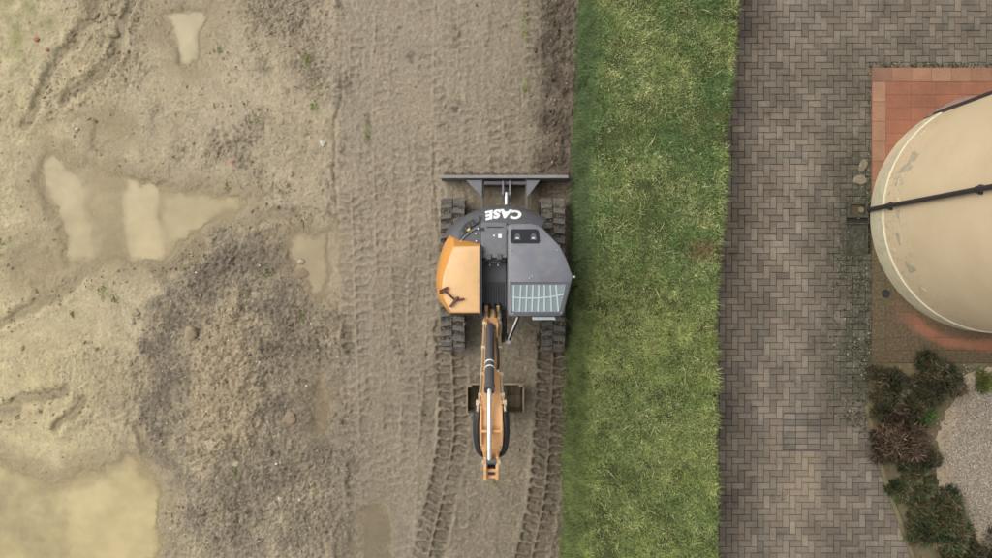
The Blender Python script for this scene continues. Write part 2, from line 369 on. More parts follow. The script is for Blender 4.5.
col *= (1-.09+.02*lane)[..., None]; gry = col.mean(-1, keepdims=True); kk = (.12*(1-yel*.6))[..., None]; col = col*(1-kk)+gry*np.array([1.06, 1.0, .9])*kk
col = np.clip(col, .02, .8)
grit = np.clip(.42+.5*patch*sm(60, 230, PX)+.6*dark+.5*strip+.25*fbm(X, Y, 1.3, 3, 99)-.15*lane, .15, 1)*(1-.6*silt)
ny, nx = X.shape
idx = np.arange(nx*ny).reshape(ny, nx)
F = np.stack([idx[:-1, :-1], idx[:-1, 1:], idx[1:, 1:], idx[1:, :-1]], -1).reshape(-1, 4)
def soil_mat():
    m, nt, b = newmat('wet_soil')
    a = nd(nt, 'ShaderNodeAttribute', attribute_name='col')
    oc = nd(nt, 'ShaderNodeTexCoord').outputs['Object']
    n1 = noise(nt, 22, 8, oc, .7); n2 = noise(nt, 90, 4, oc, .6)
    vo = nd(nt, 'ShaderNodeTexVoronoi', Scale=34.); nt.links.new(oc, vo.inputs['Vector'])
    vo2 = nd(nt, 'ShaderNodeTexVoronoi', Scale=75.); nt.links.new(oc, vo2.inputs['Vector'])
    r1 = ramp(nt, n1.outputs[0], [(.3, (.6, .59, .57)), (.5, (1, 1, 1)), (.72, (1.25, 1.24, 1.2))])
    c = mixc(nt, a.outputs[0], r1.outputs[0], a.outputs['Alpha'], 'MULTIPLY')
    r2 = ramp(nt, n2.outputs[0], [(.32, (.8, .8, .79)), (.6, (1.1, 1.1, 1.1))]); c = mixc(nt, c, r2.outputs[0], a.outputs['Alpha'], 'MULTIPLY')
    # scattered pale and dark grit: some cells only
    wn = nd(nt, 'ShaderNodeSeparateColor'); nt.links.new(vo2.outputs['Color'], wn.inputs[0])
    rp = ramp(nt, wn.outputs[0], [(.93, (0, 0, 0)), (.95, (.55,)*3)]); rd = ramp(nt, vo2.outputs['Distance'], [(.25, (1, 1, 1)), (.4, (0, 0, 0))])
    fac = mixc(nt, rp.outputs[0], rd.outputs[0], 1., 'MULTIPLY'); c = mixc(nt, c, lin((205, 197, 180)), fac)
    rq = ramp(nt, wn.outputs[1], [(.90, (0, 0, 0)), (.93, (.6,)*3)]); fac = mixc(nt, rq.outputs[0], rd.outputs[0], 1., 'MULTIPLY')
    c = mixc(nt, c, lin((80, 74, 64)), fac)
    nt.links.new(c, b.inputs['Base Color'])
    nb = noise(nt, 1.3, 3, oc); rr = ramp(nt, nb.outputs[0], [(.35, (.55,)*3), (.6, (.9,)*3)]); nt.links.new(rr.outputs[0], b.inputs['Roughness'])
    b.inputs['Specular IOR Level'].default_value = .3
    p = bump(nt, b, n1.outputs[0], .6, .035); p = bump(nt, b, vo.outputs['Distance'], .25, .012, p); bump(nt, b, n2.outputs[0], .4, .008, p)
    return m
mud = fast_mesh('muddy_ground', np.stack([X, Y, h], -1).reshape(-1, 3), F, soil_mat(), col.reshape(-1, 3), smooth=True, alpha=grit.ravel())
tag(mud, kind='structure')
def hgt(x, y):
    if np.ndim(x) and np.size(x) == 1 and float(np.ravel(x)[0]) > 3.3: return np.array([.04])
    i = np.clip(np.searchsorted(gx, x)-1, 0, nx-2); j = np.clip(np.searchsorted(gy, y)-1, 0, ny-2)
    return h[j, i]
# muddy water, one sheet in each hollow; turbid, so the bottom fades out with depth
def water_mat():
    m, nt, b = newmat('muddy_water')
    oc = nd(nt, 'ShaderNodeTexCoord').outputs['Object']; at = nd(nt, 'ShaderNodeAttribute', attribute_name='col')
    n = noise(nt, 1.1, 5, oc); n2 = noise(nt, 4, 5, oc)
    r = ramp(nt, n.outputs[0], [(.35, (.86, .85, .82)), (.52, (.98, .98, .97)), (.66, (1.08, 1.07, 1.06))]); oi = nd(nt, 'ShaderNodeObjectInfo')
    r2 = ramp(nt, n2.outputs[0], [(.3, (.93, .93, .92)), (.7, (1.05, 1.05, 1.05))])
    nt.links.new(mixc(nt, oi.outputs['Color'], mixc(nt, r.outputs[0], r2.outputs[0], 1., 'MULTIPLY'), 1., 'MULTIPLY'), b.inputs['Base Color'])
    b.inputs['Roughness'].default_value = .12; b.inputs['Specular IOR Level'].default_value = .2
    n3 = noise(nt, 9, 2, oc); bump(nt, b, n3.outputs[0], .03, .01)
    sp = nd(nt, 'ShaderNodeSeparateColor'); nt.links.new(at.outputs[0], sp.inputs[0])
    ra = ramp(nt, sp.outputs[0], [(0., (.0,)*3), (.18, (.4,)*3), (.6, (.86,)*3), (1., (.97,)*3)]); nt.links.new(ra.outputs[0], b.inputs['Alpha'])
    return m
M['water'] = water_mat()
WT = dict(a=(178, 165, 132), b=(176, 160, 124), c=(164, 148, 119), d=(192, 176, 134), e=(174, 158, 122), f=(174, 158, 126), g=(146, 130, 104), h=(140, 128, 106))
WL = .004; claimed = np.zeros(h.shape, bool)
for k, p in PUD.items():
    xs_ = [q[0] for q in p]; ys_ = [q[1] for q in p]
    i0, i1 = np.searchsorted(gx, (min(xs_)-50-496)/62.), np.searchsorted(gx, (max(xs_)+50-496)/62.)
    j0, j1 = np.searchsorted(gy, (279-max(ys_)-50)/62.), np.searchsorted(gy, (279-min(ys_)+50)/62.)
    Hs = h[j0:j1, i0:i1]; own = (poly_sd(PX[j0:j1, i0:i1], PY[j0:j1, i0:i1], p) < 48)
    wetm = (Hs < WL+.004) & own
    cell = wetm[:-1, :-1] | wetm[1:, :-1] | wetm[:-1, 1:] | wetm[1:, 1:]
    cell &= ~claimed[j0:j1-1, i0:i1-1]; claimed[j0:j1-1, i0:i1-1] |= cell
    if not cell.any(): continue
    nyl, nxl = Hs.shape; il = np.arange(nxl*nyl).reshape(nyl, nxl)
    Fw = np.stack([il[:-1, :-1], il[:-1, 1:], il[1:, 1:], il[1:, :-1]], -1)[cell]
    u_, inv = np.unique(Fw, return_inverse=True)
    Vw = np.stack([X[j0:j1, i0:i1].ravel()[u_], Y[j0:j1, i0:i1].ravel()[u_], np.full(len(u_), WL)], -1)
    dep_ = np.clip((WL-Hs.ravel()[u_])/.075, 0, 1)
    o = fast_mesh('puddle', Vw, inv.reshape(-1, 4), 'water', np.repeat(dep_[:, None], 3, 1), smooth=True); o.color = (*lin(WT[k]), 1); tag(o, kind='structure')

# ------------------------------------------------------------------ grass bank
BZ = .9
def bank_edges(y):
    """foot left, crest left, crest right, foot right in metres at world y"""
    py = 279-62*y
    fl = np.interp(py, [-200, 0, 280, 558, 760], [584, 580, 569, 562, 556]); s = 62.
    fl = (fl-496)/s
    cl = (np.interp(py, [-200, 0, 280, 558, 760], [606, 602, 594, 588, 584])-496)/67.0
    cr = (np.interp(py, [-200, -10, 60, 150, 240, 300, 558, 760], [742, 743, 740, 732, 726, 720, 721, 721])-496)/67.0
    y_ = np.asarray(y, float); z_ = np.zeros_like(y_); cr = cr+.05*fbm(y_, z_+3.3, 2.1, 4, 201, .65); fl = fl+.05*fbm(y_, z_+7.7, 1.7, 4, 205, .65)
    return fl, cl, cr, cr-.03
def bank_z(x, y):
    fl, cl, cr, fr = bank_edges(y)
    t = np.clip((x-fl)/(cl-fl), 0, 1); z = BZ*(t**.8)
    t2 = np.clip((cr+.02-x)/.14, 0, 1); z = z*(1-(1-t2)**2.5)
    return z+.05*fbm(x, y, 1.2, 3, 101)*t*t2
by_ = np.arange(-8, 8.01, .06); ts = np.linspace(0, 1, 60)
BX = []; BYY = []; BZZ = []
for y in by_:
    fl, cl, cr, fr = (float(v) for v in bank_edges(np.array(y)))
    xs = np.concatenate([[fl-.05], fl+ts*(cr-fl), [cr+.01]]); ys = np.full(xs.shape, y)
    z = bank_z(xs, ys); z[0] = -.1; z[-1] = -.1
    BX.append(xs); BYY.append(ys); BZZ.append(z)
BX = np.array(BX); BYY = np.array(BYY); BZZ = np.array(BZZ); nby, nbx = BX.shape
ib = np.arange(nbx*nby).reshape(nby, nbx)
bF = np.stack([ib[:-1, :-1], ib[:-1, 1:], ib[1:, 1:], ib[1:, :-1]], -1).reshape(-1, 4)
bank = fast_mesh('earth_bank', np.stack([BX, BYY, BZZ], -1).reshape(-1, 3), bF, simple('bank_soil', lin((66, 72, 34)), .95, var=.35, scale=7, bmp=.5), smooth=True)
tag(bank, kind='structure')
def blades(name, bx, by, bz, length, width, lean, azim, cols, droop=.5, mat='leaf', parent=None):
    """bent grass blades: quad, quad tapering to a tip (5 verts... as 2 quads sharing an edge)"""
    n = len(bx); d = np.stack([np.cos(azim), np.sin(azim), np.zeros(n)], -1); s = np.stack([-np.sin(azim), np.cos(azim), np.zeros(n)], -1)
    B = np.stack([bx, by, bz], -1); up = np.array([0, 0, 1.])
    sl_, cl_ = np.sin(lean)[:, None], np.cos(lean)[:, None]; L = length[:, None]; w = width[:, None]/2
    l2 = np.minimum(lean+droop, 1.75); s2, c2 = np.sin(l2)[:, None], np.cos(l2)[:, None]
    m1 = B+(d*sl_+up*cl_)*L*.5; t1 = m1+(d*s2+up*c2)*L*.5
    V = np.stack([B-s*w*.7, B+s*w*.7, m1+s*w, m1-s*w, t1+s*w*.18, t1-s*w*.18], 1).reshape(-1, 3)
    o = np.arange(n)[:, None]*6
    Fq = np.stack([o+np.array([[0, 1, 2, 3]]), o+np.array([[3, 2, 4, 5]])], 1).reshape(-1, 4)
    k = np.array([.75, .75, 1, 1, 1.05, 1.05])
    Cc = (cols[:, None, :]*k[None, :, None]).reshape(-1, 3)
    return fast_mesh(name, V, Fq, mat, Cc, parent)
N = 330000
gyv = rng.uniform(-6.0, 6.0, N); e = bank_edges(gyv)
u = rng.uniform(0, 1, N); gxv = np.where(rng.uniform(0, 1, N) < .3, e[0]-.04+u*(e[1]+.06-e[0]), e[0]-.02+u*(e[2]+.03-e[0]))
slope = sm(0, 1, (e[1]+.04+.06*fbm(gxv, gyv, 2, 2, 5)-gxv)/.12)          # 1 on the left slope
den = fbm(gxv, gyv, 1.5, 4, 111, .6)
keep = (rng.uniform(0, 1, N) < np.clip(.88+1.5*den+1.0*fbm(gxv, gyv, 6, 2, 113), .1, 1)); 
gpx = 496+67*gxv; gpy = 279-67*gyv
hole = np.zeros(N)
for hx, hy, rx, ry in ((645, 186, 13, 7), (655, 515, 9, 6), (662, 540, 7, 4), (700, 534, 6, 5), (604, 140, 4, 14), (628, 160, 5, 5)):
    hole = np.maximum(hole, 1-sm(.5, 1.15, np.hypot((gpx-hx)/rx, (gpy-hy)/ry)))
keep &= rng.uniform(0, 1, N) > hole*.93
gxv, gyv, slope, den, gpx, gpy = (a[keep] for a in (gxv, gyv, slope, den, gpx, gpy)); n = len(gxv)
pt = fbm(gxv, gyv, .8, 4, 121, .6); pt2 = fbm(gxv, gyv, 2.6, 3, 131)
cg = np.zeros((n, 3))+np.array(lin((93, 119, 64)))
cg = cg*(1-np.clip(.5+1.6*pt, 0, 1)[:, None])+np.array(lin((121, 136, 70)))*np.clip(.5+1.6*pt, 0, 1)[:, None]
straw = np.clip(rng.uniform(0, 1, n)*.9+.55*pt2+.25*pt-.42, 0, 1); straw = sm(.18, .46, straw)
for hx, hy, rx, ry in ((612, 295, 22, 20), (640, 330, 18, 45), (652, 90, 24, 26), (610, 405, 14, 30), (640, 40, 30, 30), (620, 525, 25, 18), (655, 430, 40, 60)):
    q = 1-sm(.3, 1.2, np.hypot((gpx-hx)/rx, (gpy-hy)/ry)); straw = np.maximum(straw, q*(rng.uniform(0, 1, n) < .30))
straw *= (1-.85*slope)
cg = cg*(1-straw[:, None]*.8)+np.array(lin((176, 174, 118)))*straw[:, None]*.8
cg = cg*(1-slope[:, None])+np.array(lin((92, 110, 66)))*slope[:, None]
q = (1-sm(.4, 1.1, np.hypot((gpx-702-6*np.sin(gpy))/22, (gpy-250)/13)))*(rng.uniform(0, 1, n) < .75)
cg = cg*(1-q[:, None])+np.array(lin((124, 98, 66)))*q[:, None]
low_ = sm(240, 330, gpy)*.35; cg = cg*(1-low_[:, None])+np.array(lin((142, 149, 76)))*low_[:, None]
cg = cg*.9+cg.mean(1, keepdims=True)*.1
cg *= (rng.uniform(.55, 1.7, n)*(1+.25*den+.6*fbm(gxv, gyv, 7, 3, 117, .65)))[:, None]
ln = np.where(slope > .5, rng.uniform(.05, .10, n), rng.uniform(.04, .085, n)*(1+.3*den))
wd = np.where(slope > .5, rng.uniform(.006, .011, n), rng.uniform(.007, .0135, n))
az = rng.uniform(0, 2*np.pi, n)+.0
az = np.where(slope > .5, np.pi+rng.normal(0, .8, n), az)
le = np.where(slope > .5, rng.uniform(.5, 1.1, n), np.abs(rng.normal(.75, .35, n)))
clp = np.clip(1+.8*fbm(gxv, gyv, 2.2, 3, 119), .8, 1.35); ln = np.where(slope > .5, ln, ln*clp); wd = np.where(slope > .5, wd, wd*clp)
ed_ = (bank_edges(gyv)[2]-gxv) < .07; az = np.where(ed_, rng.normal(0, .7, n), az); ln = np.where(ed_, ln*rng.uniform(.8, 1.7, n), ln); le = np.where(ed_, rng.uniform(.6, 1.3, n), le)
zb = bank_z(gxv, gyv)-.01
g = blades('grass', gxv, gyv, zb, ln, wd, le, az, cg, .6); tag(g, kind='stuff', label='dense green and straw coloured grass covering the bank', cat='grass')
# long pale stalks lying over the grass
ns = 90; sy = rng.uniform(-4.8, 4.8, ns); e = bank_edges(sy); sx = e[1]+rng.uniform(0.02, .9, ns)*(e[2]-e[1])
cs = np.array(lin((200, 192, 140)))*rng.uniform(.7, 1.1, ns)[:, None]
tall = blades('dry_stalks', sx, sy, bank_z(sx, sy)+.06, rng.uniform(.08, .2, ns), rng.uniform(.007, .012, ns), rng.uniform(1.0, 1.4, ns), rng.uniform(0, 2*np.pi, ns), cs, .3)
tag(tall, kind='stuff', label='long dry straw stalks lying across the grass of the bank', cat='grass')

# ------------------------------------------------------------------ paved path in herringbone
path = MB().prism([(3.2, -8), (12.5, -8), (12.5, 8), (3.2, 8)], -.2, .0).build('paved_path', simple('joint_sand', lin((54, 49, 42)), .95, var=.3, scale=9, bmp=.4)); tag(path, kind='structure')
PADX, PADY0, PADY1 = 6.03, -1.35, 3.39
KERB = [(866, 405), (872, 430), (881, 466), (890, 495), (901, 525), (912, 556), (930, 605), (960, 680), (990, 760)]
kw = [wp(a, b, .05) for a, b in KERB]; kyy = np.array([p[1] for p in kw][::-1]); kxx = np.array([p[0] for p in kw][::-1])
def paver_mat(src):
    m, nt, b = newmat('paver_'+src)
    if src == 'single':
        oi = nd(nt, 'ShaderNodeObjectInfo'); base = oi.outputs['Color']
    else:
        at = nd(nt, 'ShaderNodeAttribute', attribute_name='col'); base = at.outputs[0]
    geo = nd(nt, 'ShaderNodeNewGeometry'); pos = geo.outputs['Position']
    n1 = noise(nt, 55, 5, pos, .65); r1 = ramp(nt, n1.outputs[0], [(.28, (.66, .66, .66)), (.5, (1, 1, 1)), (.75, (1.25, 1.24, 1.2))])
    c = mixc(nt, base, r1.outputs[0], 1., 'MULTIPLY')
    n2 = noise(nt, 1.15, 5, pos, .6); r2 = ramp(nt, n2.outputs[0], [(.36, (.74, .73, .71)), (.62, (1.1, 1.1, 1.09))])
    c = mixc(nt, c, r2.outputs[0], 1., 'MULTIPLY')
    # lichen specks and moss film near the pad edge
    sx = nd(nt, 'ShaderNodeSeparateXYZ'); nt.links.new(pos, sx.inputs[0])
    mr = nd(nt, 'ShaderNodeMapRange'); mr.inputs[1].default_value = 4.85; mr.inputs[2].default_value = 5.75; nt.links.new(sx.outputs[0], mr.inputs[0])
    my = nd(nt, 'ShaderNodeMapRange'); my.inputs[1].default_value = 4.2; my.inputs[2].default_value = 1.4; nt.links.new(sx.outputs[1], my.inputs[0])
    my2 = nd(nt, 'ShaderNodeMapRange'); my2.inputs[1].default_value = -2.9; my2.inputs[2].default_value = -1.6; nt.links.new(sx.outputs[1], my2.inputs[0])
    n3 = noise(nt, 2.6, 7, pos, .72); r3 = ramp(nt, n3.outputs[0], [(.38, (0, 0, 0)), (.52, (1, 1, 1))])
    f = mixc(nt, mr.outputs[0], my.outputs[0], 1., 'MULTIPLY'); f = mixc(nt, f, my2.outputs[0], 1., 'MULTIPLY'); f = mixc(nt, f, r3.outputs[0], .6, 'MULTIPLY')
    n4 = noise(nt, 38, 3, pos, .7); r4 = ramp(nt, n4.outputs[0], [(.35, lin((52, 50, 38))), (.6, lin((78, 76, 62))), (.68, lin((150, 146, 128)))])
    c = mixc(nt, c, r4.outputs[0], f)
    n5 = noise(nt, 3.3, 6, pos, .75); r5 = ramp(nt, n5.outputs[0], [(.54, (0, 0, 0)), (.68, (.6,)*3)]); c = mixc(nt, c, lin((72, 66, 56)), r5.outputs[0])
    nt.links.new(c, b.inputs['Base Color']); b.inputs['Roughness'].default_value = .8; b.inputs['Specular IOR Level'].default_value = .35
    bump(nt, b, n1.outputs[0], .5, .008)
    return m
M['paver_single'] = paver_mat('single'); M['paver_mesh'] = paver_mat('mesh')
a_ = .1025
def paver_shape(L, Wd, H=.06, g=.006, c=.006):
    x, y = L/2-g/2, Wd/2-g/2
    lo = [(-x, -y, -H), (x, -y, -H), (x, y, -H), (-x, y, -H)]; md = [(p[0], p[1], -c) for p in lo]
    tp = [(-x+c, -y+c, 0), (x-c, -y+c, 0), (x-c, y-c, 0), (-x+c, y-c, 0)]
    fs = [(8, 9, 10, 11)]+[(k, (k+1) % 4, 4+(k+1) % 4, 4+k) for k in range(4)]+[(4+k, 4+(k+1) % 4, 8+(k+1) % 4, 8+k) for k in range(4)]
    return np.array(lo+md+tp), fs
PVS = {'h': paver_shape(2*a_, a_), 'v': paver_shape(a_, 2*a_), 's': paver_shape(a_, a_)}
def pmesh(name, sh):
    me = bpy.data.meshes.new(name); me.from_pydata([tuple(v) for v in sh[0]], [], sh[1]); me.update(); me.materials.append(M['paver_single']); return me
PVM = {k: pmesh('paver', v) for k, v in PVS.items()}
TINTS = [tuple(v*k for v, k in zip(lin(c), (1.01, 1.0, .98))) for c in ((130, 121, 109), (126, 118, 107), (135, 126, 114), (132, 121, 109), (119, 111, 102), (139, 130, 117), (129, 121, 111), (123, 115, 106), (138, 127, 115))]
mc = wp(800, 430, .04)
MCI, MCJ = round(mc[0]/a_)-3, round(mc[1]/a_)-3          # the cover takes six by six half pavers
mc = ((MCI+3)*a_, (MCJ+3)*a_)
def free(i, j):
    x, y = (i+.5)*a_, (j+.5)*a_
    if MCI <= i < MCI+6 and MCJ <= j < MCJ+6: return False
    if x-a_/2 > PADX-.04 and PADY0-.05 < y and y+a_/2 < PADY1+.04: return False
    if y < kyy[-1] and x-a_/2 > np.interp(y, kyy, kxx)-.02: return False
    if y <= PADY0 and x > PADX-.01 and y >= kyy[-1]: return False
    if x > 5.62 and .38 < y < 1.24 and x < 6.1: return False
    return True
cells = []
for i in range(int(3.25/a_), int(12.4/a_)):
    for j in range(int(-7.5/a_), int(7.5/a_)):
        k = (i+j) % 4
        if k == 0: other, c, hor = (i+1, j), ((i+1)*a_, (j+.5)*a_), 'h'
        elif k == 2: other, c, hor = (i, j+1), ((i+.5)*a_, (j+1)*a_), 'v'
        else: continue
        f1, f2 = free(i, j), free(*other)
        if f1 and f2: cells.append((*c, hor))
        elif f1: cells.append(((i+.5)*a_, (j+.5)*a_, 's'))
        elif f2: cells.append(((other[0]+.5)*a_, (other[1]+.5)*a_, 's'))
cells.sort(key=lambda c: math.hypot(c[0], c[1]) + (0 if c[0] > 3.5 else 5))
def tint(x, y):
    t = random.choice(TINTS); s = random.uniform(.72, .93)
    warm = math.exp(-((x-4.9)/.35)**2-((y+3.2)/.9)**2)*.3
    w = lin((160, 140, 112)); t = (t[0], t[1], t[2]*.99)
    lite = .12*math.exp(-((x-4.6)/.5)**2)
    return tuple((a*(1-warm)+b*warm)*s*(1+lite) for a, b in zip(t, w))
vsA, fsA, csA = [], [], []
for q, (x, y, hor) in enumerate(cells):
    z = .04+random.uniform(-.003, .003); rz = random.gauss(0, .012); t = tint(x, y)
    tx, ty = random.gauss(0, .008), random.gauss(0, .008)
    if q < 300:
        o = bpy.data.objects.new('paver', PVM[hor]); C.objects.link(o); o.location = (x, y, z); o.rotation_euler = (tx, ty, rz); o.color = (*t, 1); o.parent = path
    else:
        sh = PVS[hor]; Vx = sh[0]; b0 = len(vsA)*12
        cz, sz = math.cos(rz), math.sin(rz)
        vsA.append(np.stack([x+Vx[:, 0]*cz-Vx[:, 1]*sz, y+Vx[:, 0]*sz+Vx[:, 1]*cz, z+Vx[:, 2]+Vx[:, 0]*ty+Vx[:, 1]*tx], -1)); csA.append(np.tile(t, (12, 1)))
        fsA.append(np.array(sh[1])+b0)
po = fast_mesh('pavers', np.concatenate(vsA), np.concatenate(fsA), 'paver_mesh', np.concatenate(csA), path); tag(po, kind='stuff')
# paver-filled inspection cover
ic = empty('inspection_cover', (mc[0], mc[1], .0)); tag(ic, 'square inspection cover filled with pavers in the herringbone path', 'manhole cover')
fr = MB(); q_ = 3*a_-.006
for s in (-1, 1):
    fr.box((s*q_, 0, .012), (.010, 2*q_+.01, .05)); fr.box((0, s*q_, .012), (2*q_-.01, .010, .05))
fr.build('cover_frame', 'mud_steel', ic, .002)
for k in range(6):
    for j in range(3):
        o = bpy.data.objects.new('cover_paver', PVM['h']); C.objects.link(o); o.parent = ic
        o.location = ((-2+2*j)*a_*.955, (-2.5+k)*a_*.955, .036+random.uniform(-.002, .002)); o.scale = (.945, .945, .8); v_ = random.uniform(.72, .95); o.color = (*[c_*v_ for c_ in random.choice(TINTS)], 1)

# ------------------------------------------------------------------ terracotta pad
SC = (7.85, 1.0); SR = 1.84
def pad_mat():
    m, nt, b = newmat('terracotta')
    oi = nd(nt, 'ShaderNodeObjectInfo'); geo = nd(nt, 'ShaderNodeNewGeometry'); pos = geo.outputs['Position']
    n1 = noise(nt, 30, 5, pos, .65); r1 = ramp(nt, n1.outputs[0], [(.3, (.85, .85, .85)), (.7, (1.12, 1.12, 1.12))])
    c = mixc(nt, oi.outputs['Color'], r1.outputs[0], 1., 'MULTIPLY')
    n2 = noise(nt, 2.2, 4, pos); r2 = ramp(nt, n2.outputs[0], [(.35, (.84, .84, .85)), (.65, (1.08, 1.06, 1.04))]); c = mixc(nt, c, r2.outputs[0], 1., 'MULTIPLY')
    # algae film on the damp side, worn clean in a ring under the wall's drip line
    sx = nd(nt, 'ShaderNodeSeparateXYZ'); nt.links.new(pos, sx.inputs[0])
    my = nd(nt, 'ShaderNodeMapRange'); my.inputs[1].default_value = 1.6; my.inputs[2].default_value = .5; nt.links.new(sx.outputs[1], my.inputs[0])
    vm = nd(nt, 'ShaderNodeVectorMath', operation='DISTANCE'); nt.links.new(pos, vm.inputs[0]); vm.inputs[1].default_value = (SC[0], SC[1], .07)
    nz = noise(nt, 3.5, 5, pos, .6)
    ad = nd(nt, 'ShaderNodeMath', operation='MULTIPLY_ADD'); ad.inputs[1].default_value = .35; nt.links.new(nz.outputs[0], ad.inputs[0]); nt.links.new(vm.outputs['Value'], ad.inputs[2])
    rg = ramp(nt, ad.outputs[0], [(0, (1, 1, 1)), (1, (0, 0, 0))]); rg.color_ramp.elements[0].position = .0
    mr = nd(nt, 'ShaderNodeMapRange'); mr.inputs[1].default_value = 1.8; mr.inputs[2].default_value = 2.8; nt.links.new(ad.outputs[0], mr.inputs[0])
    rr = ramp(nt, mr.outputs[0], [(.0, (.9,)*3), (.30, (.85,)*3), (.38, (.15,)*3), (.50, (.2,)*3), (.58, (1, 1, 1))])
    f = mixc(nt, my.outputs[0], rr.outputs[0], 1., 'MULTIPLY')
    n4 = noise(nt, 26, 4, pos, .7); r4 = ramp(nt, n4.outputs[0], [(.35, lin((66, 60, 42))), (.55, lin((88, 79, 58))), (.72, lin((118, 106, 84)))])
    mx_ = nd(nt, 'ShaderNodeMapRange'); mx_.inputs[1].default_value = 6.75; mx_.inputs[2].default_value = 6.35; nt.links.new(sx.outputs[0], mx_.inputs[0]); f = mixc(nt, f, my.outputs[0], mx_.outputs[0])
    f2 = nd(nt, 'ShaderNodeMath', operation='MULTIPLY'); f2.inputs[1].default_value = .92; nt.links.new(f, f2.inputs[0])
    c = mixc(nt, c, r4.outputs[0], f2.outputs[0])
    nt.links.new(c, b.inputs['Base Color']); b.inputs['Roughness'].default_value = .75; b.inputs['Specular IOR Level'].default_value = .35
    bump(nt, b, n1.outputs[0], .25, .006); return m
M['terracotta'] = pad_mat()
pad = MB().prism([(PADX, PADY0), (10.6, PADY0), (10.6, PADY1), (PADX, PADY1)], -.2, .065).build('tiled_pad', 'terracotta'); pad.color = (*lin((136, 92, 71)), 1); tag(pad, kind='structure')
tile_cache = {}
def tile(x0, y0, x1, y1, c, g=.004):
    key = (round(x1-x0, 3), round(y1-y0, 3))
    if key not in tile_cache:
        sh = paver_shape(x1-x0, y1-y0, .03, g, .003); me = bpy.data.meshes.new('tile'); me.from_pydata([tuple(v) for v in sh[0]], [], sh[1]); me.update(); me.materials.append(M['terracotta']); tile_cache[key] = me
    o = bpy.data.objects.new('tile', tile_cache[key]); C.objects.link(o); o.parent = pad
    o.location = ((x0+x1)/2, (y0+y1)/2, .074+random.uniform(-.0015, .0015)); o.rotation_euler = (random.gauss(0, .003), random.gauss(0, .003), 0)
    s = random.uniform(.95, 1.05); o.color = (*[v*s for v in c], 1)
BW = .225; bt = .318
EDGE = [lin(c) for c in ((150, 114, 90), (142, 104, 80), (156, 120, 96), (132, 100, 84), (146, 110, 86))]
FIELD = [lin(c) for c in ((145, 98, 75), (144, 97, 74), (146, 99, 76), (143, 96, 74))]
x = PADX+.003
while x < 8.7:
    tile(x, PADY1-BW, x+bt, PADY1-.003, random.choice(EDGE)); x += bt
y = PADY1-BW-.003
while y-bt > PADY0:
    tile(PADX+.003, y-bt, PADX+BW, y, random.choice(EDGE)); y -= bt
fw, fh = .40, .20
nyf = int((PADY1-BW-PADY0)/fh); fh = (PADY1-BW-PADY0-.008)/nyf
for j in range(nyf):
    y1 = PADY1-BW-.004-j*fh; x = PADX+BW+.003; 
    while x < 8.8:
        if math.hypot(x+fw/2-SC[0], y1-fh/2-SC[1]) > SR-.25: tile(x, y1-fh, x+fw, y1, random.choice(FIELD), .0014)
        x += fw
dx, dy = wp(886, 294, .08)
dr = MB().rings([[(dx+r*math.cos(t*math.pi/12), dy+r*math.sin(t*math.pi/12), z) for t in range(24)] for r, z in ((.07, .07), (.07, .083), (.05, .083), (.045, .076))], True).build('drain', 'black'); tag(dr, 'round black floor drain on mossy tiles below the tank', 'drain')

# ------------------------------------------------------------------ cylindrical tank
def tank_mat():
    m, nt, b = newmat('tank_render'); geo = nd(nt, 'ShaderNodeNewGeometry'); pos = geo.outputs['Position']
    n1 = noise(nt, 1.6, 5, pos); r = ramp(nt, n1.outputs[0], [(.3, lin((211, 190, 155))), (.7, lin((221, 201, 167)))])
    n2 = noise(nt, 60, 4, pos); r2 = ramp(nt, n2.outputs[0], [(.3, (.95,)*3), (.7, (1.03,)*3)]); c = mixc(nt, r.outputs[0], r2.outputs[0], 1., 'MULTIPLY')
    # greyed and stained towards splash height, in uneven runs
    sx = nd(nt, 'ShaderNodeSeparateXYZ'); nt.links.new(pos, sx.inputs[0]); n3 = noise(nt, 5, 5, pos, .7)
    ad = nd(nt, 'ShaderNodeMath', operation='MULTIPLY_ADD'); ad.inputs[1].default_value = 1.2; nt.links.new(n3.outputs[0], ad.inputs[0]); nt.links.new(sx.outputs[2], ad.inputs[2])
    r3 = ramp(nt, ad.outputs[0], [(.75, (.55,)*3), (1.0, (0, 0, 0))])
    c = mixc(nt, c, lin((205, 186, 150)), r3.outputs[0])
    # hairline cracks
    vo = nd(nt, 'ShaderNodeTexVoronoi', feature='DISTANCE_TO_EDGE', Scale=2.2); n5 = noise(nt, 3, 4, pos); vv = nd(nt, 'ShaderNodeVectorMath', operation='ADD')
    nt.links.new(pos, vv.inputs[0]); nt.links.new(n5.outputs['Color'], vv.inputs[1]); nt.links.new(vv.outputs[0], vo.inputs['Vector'])
    rc = ramp(nt, vo.outputs['Distance'], [(.006, (.6,)*3), (.014, (0, 0, 0))])
    lo = nd(nt, 'ShaderNodeMapRange'); lo.inputs[1].default_value = 1.3; lo.inputs[2].default_value = .9; nt.links.new(sx.outputs[2], lo.inputs[0])
    f = mixc(nt, rc.outputs[0], lo.outputs[0], 1., 'MULTIPLY'); c = mixc(nt, c, lin((140, 125, 98)), f)
    nt.links.new(c, b.inputs['Base Color']); b.inputs['Roughness'].default_value = .55; b.inputs['Specular IOR Level'].default_value = .35
    bump(nt, b, n2.outputs[0], .08, .004); return m
M['tank'] = tank_mat()
M['plinth'] = simple('plinth', lin((206, 196, 166)), .7, var=.08, scale=3, dirt=lin((150, 150, 112)), dirt_amt=.6, bmp=.2)
M['filler'] = simple('filler', lin((176, 163, 136)), .85, var=.15, scale=6, dirt=lin((215, 208, 190)), dirt_amt=.7, bmp=.3)
tank = empty('storage_tank', (SC[0], SC[1], .07)); tag(tank, 'tall round cream rendered tank with peeling foot on the red tiled pad', 'tank')
